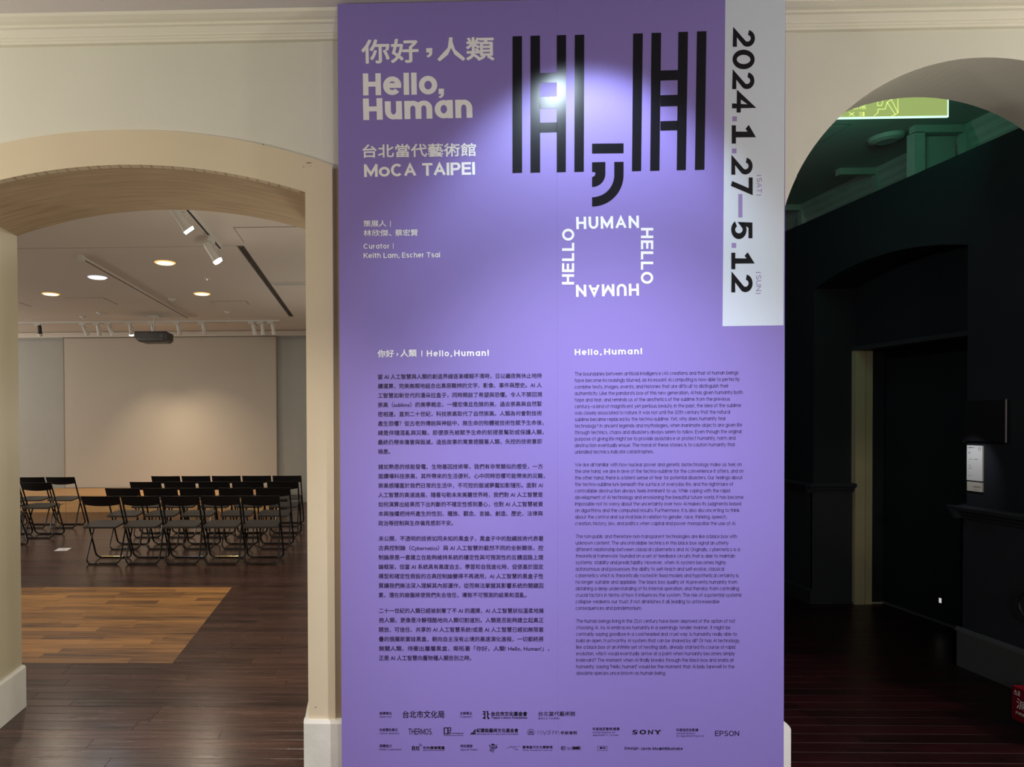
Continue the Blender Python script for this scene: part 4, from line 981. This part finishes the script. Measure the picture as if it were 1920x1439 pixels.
mb = MB(); mb.prism([(XP - .022 - a, b) for a, b in bbp], 'y', 3.36, 4.217)
mb.prism([(4.195 + a, b) for a, b in bbp], 'x', XP - .044, 4.2)
struct(mb.build('baseboard_right', mat('dark_grey_baseboard_paint', (.07, .078, .08), .45)))
mb = MB(); mb.prism([(XP - .022 - a, b * .5) for a, b in bbp], 'y', 5.55, 12.0); mb.box((XP - .03, 5.552, 0), (4.165, 5.562, .02))
struct(mb.build('baseboard_passage', m_navy2))
# pale cornice of the old wall above the partition and the plaster ribs
cp = [(0, 0), (.02, 0), (.02, .04), (.035, .05), (.035, .075), (.06, .09), (.06, .12), (.085, .135), (.085, .165), (.12, .19), (.12, .235), (.16, .26), (.16, .30), (0, .30)]
struct(MB().prism([(XW + .01 - a * .55, ZR - .30 + b) for a, b in cp], 'y', 3.35, 12.0).build('trim_6', m_green))
ribs = []
for i, (yr_, left_post, x0) in enumerate(((4.80, True, 4.035), (5.61, False, 4.085), (6.56, False, 4.10))):
    mb = MB(); mb.box((x0, yr_, ZR - .055), (XW, yr_ + .05, ZR)); mb.box((4.395, yr_ - .005, 3.1), (XW, yr_ + .055, ZR - .05))
    if left_post: mb.box((x0, yr_, 3.05), (x0 + .075, yr_ + .07, ZR - .05))
    o = mb.build('trim_%d' % (7 + i), m_green); struct(o)
MB().box((4.11, 4.87, 3.30), (4.39, 4.88, ZR - .055)).build('recess_back', m_dceil, bpy.data.objects['trim_7'])
# ceiling downlights, unlit
for x, y, r, lab in ((3.99, 5.0, .115, 'unlit round downlight below the glowing green sign'), (3.80, 5.98, .10, 'unlit round downlight partly behind the edge of the right arch')):
    t = thing('downlight', lab, 'light', (x, y, ZR), group='unlit downlights in the dark passage'); x
    MB().tube([(0, 0, 0), (0, 0, -.028), (0, 0, -.042)], [r, r * .92, r * .62], 28, cap=False).build('rim', m_green, t, smooth=True)
    MB().tube([(0, 0, -.012), (0, 0, -.038)], [r * .6, r * .6], 24).build('lens', m_dceil, t, smooth=True)
t = thing('access_panel', 'flush ceiling panel at the arch edge under the green sign', 'ceiling panel', (3.45, 4.92, ZR))
mb = MB(); mb.box((-.25, -.14, -.004), (.1, .14, 0)); mb.build('panel', m_dceil, t)
MB().box((-.256, -.147, -.002), (.107, .147, 0)).build('panel_gap', m_slot, t)
# edge-lit green sign, seen from behind so its lettering is mirrored
SY = 3.90; sx0, sx1, sz0, sz1 = 2.74, 3.473, 3.387, 3.66
sg = thing('exit_sign', 'glowing green acrylic exit sign seen from behind under the right arch', 'sign', ((sx0 + sx1) / 2, SY, sz0))
hw = (sx1 - sx0) / 2; hh = sz1 - sz0
MB().box((-hw, 0, 0), (hw, .008, hh)).build('acrylic_plate', m_acryl, sg)
mb = MB(); e = .0075; mb.box((-hw, -.001, -.001), (hw, .009, e)); mb.box((hw - e * .7, -.001, 0), (hw + .001, .009, hh)); mb.box((-hw - .001, -.001, 0), (-hw + e * .7, .009, hh))
mb.build('glowing_edge', m_acedge, sg)
MB().box((-hw - .01, -.02, hh), (hw + .01, .028, hh + .03)).build('light_rail', m_white, sg)
for s in (-1, 1): MB().tube([(s * hw * .7, .004, hh + .03), (s * hw * .7, .004, ZR - sz0)], .005, 6).build('hanger_rod', m_chrome, sg)
def sp_(px, py):
    p = at_y(px, py, SY - .0008); return Vector((p.x - sg.location.x, -.0008, p.z - sz0))
mb = MB()
def sline(pts, th=.0022):
    for a, b in zip(pts, pts[1:]):
        A, B = sp_(*a), sp_(*b); d = (B - A).normalized(); n_ = Vector((-d.z, 0, d.x)) * th
        mb.face([A + n_, B + n_, B - n_, A - n_])
R1 = lambda x, y: (1440 + x / 4, y / 4)
sline([R1(795, 870), R1(825, 845), R1(825, 820), R1(880, 818), R1(895, 768), R1(955, 860), R1(975, 845), R1(975, 640)]); sline([R1(955, 860), R1(925, 872)]); sline([R1(925, 745), R1(975, 845)])
sline([R1(822, 640), R1(822, 792), R1(852, 792), R1(862, 755), R1(858, 640)]); sline([R1(895, 768), R1(925, 745)])
def engrave(mb, nm):
    me = bpy.data.meshes.new(nm); me.from_pydata([tuple(a) for a in mb.v], [], mb.f); me.materials.append(m_engr)
    o = bpy.data.objects.new(nm, me); C.objects.link(o); o.parent = sg; o['label'] = 'yellow green engraved lines, mirrored from this side'
engrave(mb, 'engraved_figure')
for k_, ch in enumerate('EXIT'):
    mb = MB(); q, Wt = stroke_text(ch, .13, .1)
    for qd, _l in q: mb.face([sp_(*(Vector(R1(722 - k_ * 73 - (22 if ch == 'I' else 0), 869)) + Vector((-x * 15.0, -y * 6.6)))) for x, y in qd])
    engrave(mb, 'engraved_letter')
for k_, ch in enumerate('緊急出口'):
    mb = MB(); v, ff = cjk_polys(ch)
    mb.v += [tuple(sp_(1440 + 742 / 4 - (x + k_) * 15.5, 822 / 4 - (y + .1) * 16)) for x, y in v]; mb.f += ff
    engrave(mb, 'engraved_letter')
area('exit_sign_glow', (3.2, SY + .06, 3.50), .5, 3.0, (.16, 1.0, .66), (math.radians(95), 0, 0), sy=.16)
# black wall screen with metal edge, label plates
tv = thing('wall_monitor', 'black flat monitor hung sideways on the dark wall above the white label', 'monitor', (XP, 4.02, 1.45))
MB().box((-.022, -.105, 0), (0, .16, .257)).build('screen', mat('black_glass', (.003, .003, .006), .5), tv, bevel=.002)
MB().box((-.020, -.108, -.002), (-.014, -.105, .259)).build('metal_edge', mat('dull_aluminium', (.30, .28, .32), .45), tv)
MB().tube([(-.018, .155, -.006), (-.018, .163, -.006)], .005, 8).build('corner_screw', m_chrome, tv)
lb = thing('wall_label', 'tall white exhibit label lit on the dark wall below the monitor', 'label', (XP, 4.12, 1.2))
MB().box((-.008, -.052, 0), (0, .052, .222)).build('plate', m_paper, lb)
m_pr = mat('grey_label_print', (.12, .12, .14), .6)
mb = MB()
def lq(u0, u1, v0, v1):   # u from the far edge (left in view) to the near one
    mb.face([(-.0085, .052 - .104 * u0, .222 * v0), (-.0085, .052 - .104 * u1, .222 * v0), (-.0085, .052 - .104 * u1, .222 * v1), (-.0085, .052 - .104 * u0, .222 * v1)])
for u0, u1, v0, v1 in ((.12, .32, .93, .95), (.32, .52, .935, .945), (.12, .25, .895, .90), (.12, .24, .79, .81), (.12, .22, .765, .775), (.12, .38, .60, .61), (.5, .7, .605, .62), (.12, .2, .52, .525),
                       (.12, .26, .43, .44), (.12, .28, .40, .405), (.12, .36, .345, .355), (.12, .18, .31, .315), (.12, .2, .24, .245), (.12, .18, .21, .215), (.12, .3, .14, .147), (.12, .2, .10, .105),
                       (.74, .76, .87, .94), (.86, .88, .87, .94), (.74, .88, .935, .945), (.74, .88, .865, .872)): lq(u0, u1, v0, v1)
mb.build('label_print', m_pr, lb)
lb2 = thing('wall_label', 'small cream label directly under the tall white one', 'label', (XP, 4.12, 1.133))
MB().box((-.008, -.052, 0), (0, .050, .058)).build('plate', mat('cream_paper', (.55, .51, .45), .7), lb2)
mb = MB()
for u0, u1, v0, v1 in ((.42, .92, .52, .57), (.42, .85, .42, .46), (.42, .75, .18, .20)): mb.face([(-.0085, .052 - .104 * u0, .058 * v0), (-.0085, .052 - .104 * u1, .058 * v0), (-.0085, .052 - .104 * u1, .058 * v1), (-.0085, .052 - .104 * u0, .058 * v1)])
mb.build('label_print', m_pr, lb2)
# the little picture light shining on the labels, and spill on the door frame
spot('label_light', (XP - .30, 4.11, 1.68), (XP, 4.12, 1.27), 5.5, (.93, .95, 1.0), 42, 1.0, 0.01)
# fire extinguisher stand at the frame's right edge
fs = thing('extinguisher_stand', 'red floor stand with white fire lettering at the right edge', 'fire stand', (3.38, 3.17, 0))
MB().prism([(-.08, .16), (-.075, .165), (.2, .165), (.2, -.165), (-.08, -.165), (-.08, -.162), (.196, -.162), (.196, .161), (-.076, .161), (-.076, -.162), (-.08, -.162)], 'z', .068, .232).build('tray', m_red, fs)
MB().box((-.078, -.163, .062), (.198, .163, .07)).build('tray_base', m_red, fs)
for sx_, sy_ in ((-.06, .05), (.17, .12), (.17, -.12), (-.06, -.13)): MB().tube([(sx_, sy_, 0), (sx_, sy_, .012), (sx_, sy_, .064)], [.02, .017, .008], 12).build('foot', m_white, fs, smooth=True)
mb = MB()
def fq(txt, y0, z0, h, wd, cj=False, wt=.2):
    if cj: v, f_ = cjk_polys(txt); v = [(a, b + .1) for a, b in v]
    else:
        qq, _W = stroke_text(txt, wt, .15); v = [p for q_, _l in qq for p in q_]; f_ = [[4 * i, 4 * i + 1, 4 * i + 2, 4 * i + 3] for i in range(len(qq))]
    xm = max(a for a, _ in v); n = len(mb.v); mb.v += [(-.0806, y0 - a / xm * wd, z0 + b * h) for a, b in v]; mb.f += [[i + n for i in q_] for q_ in f_]; mb.mi += [0] * len(f_)
fq('A2', .150, .200, .017, .030); fq('滅火器', .140, .125, .058, .20, True); fq('FIRE EXTINGUISHER', .140, .098, .013, .20)
mb.face([(-.0806, .150, .193), (-.0806, .120, .193), (-.0806, .120, .196), (-.0806, .150, .196)])
mb.build('white_lettering', m_dimtext, fs, label := None) if False else mb.build('white_lettering', m_dimtext, fs)
hs = thing('wall_cable_loop', 'black hose loop on the dark right wall above the baseboard', 'hose', (3.78, 3.70, .525))
MB().tube([(0, .085 * math.cos(2 * PI * i / 28) * .9, .085 * math.sin(2 * PI * i / 28)) for i in range(29)], .007, 8).build('hose', m_black, hs, smooth=True)
MB().tube([(0, 0, .076), (.048, 0, .076)], .008, 8).build('hook', m_black, hs)
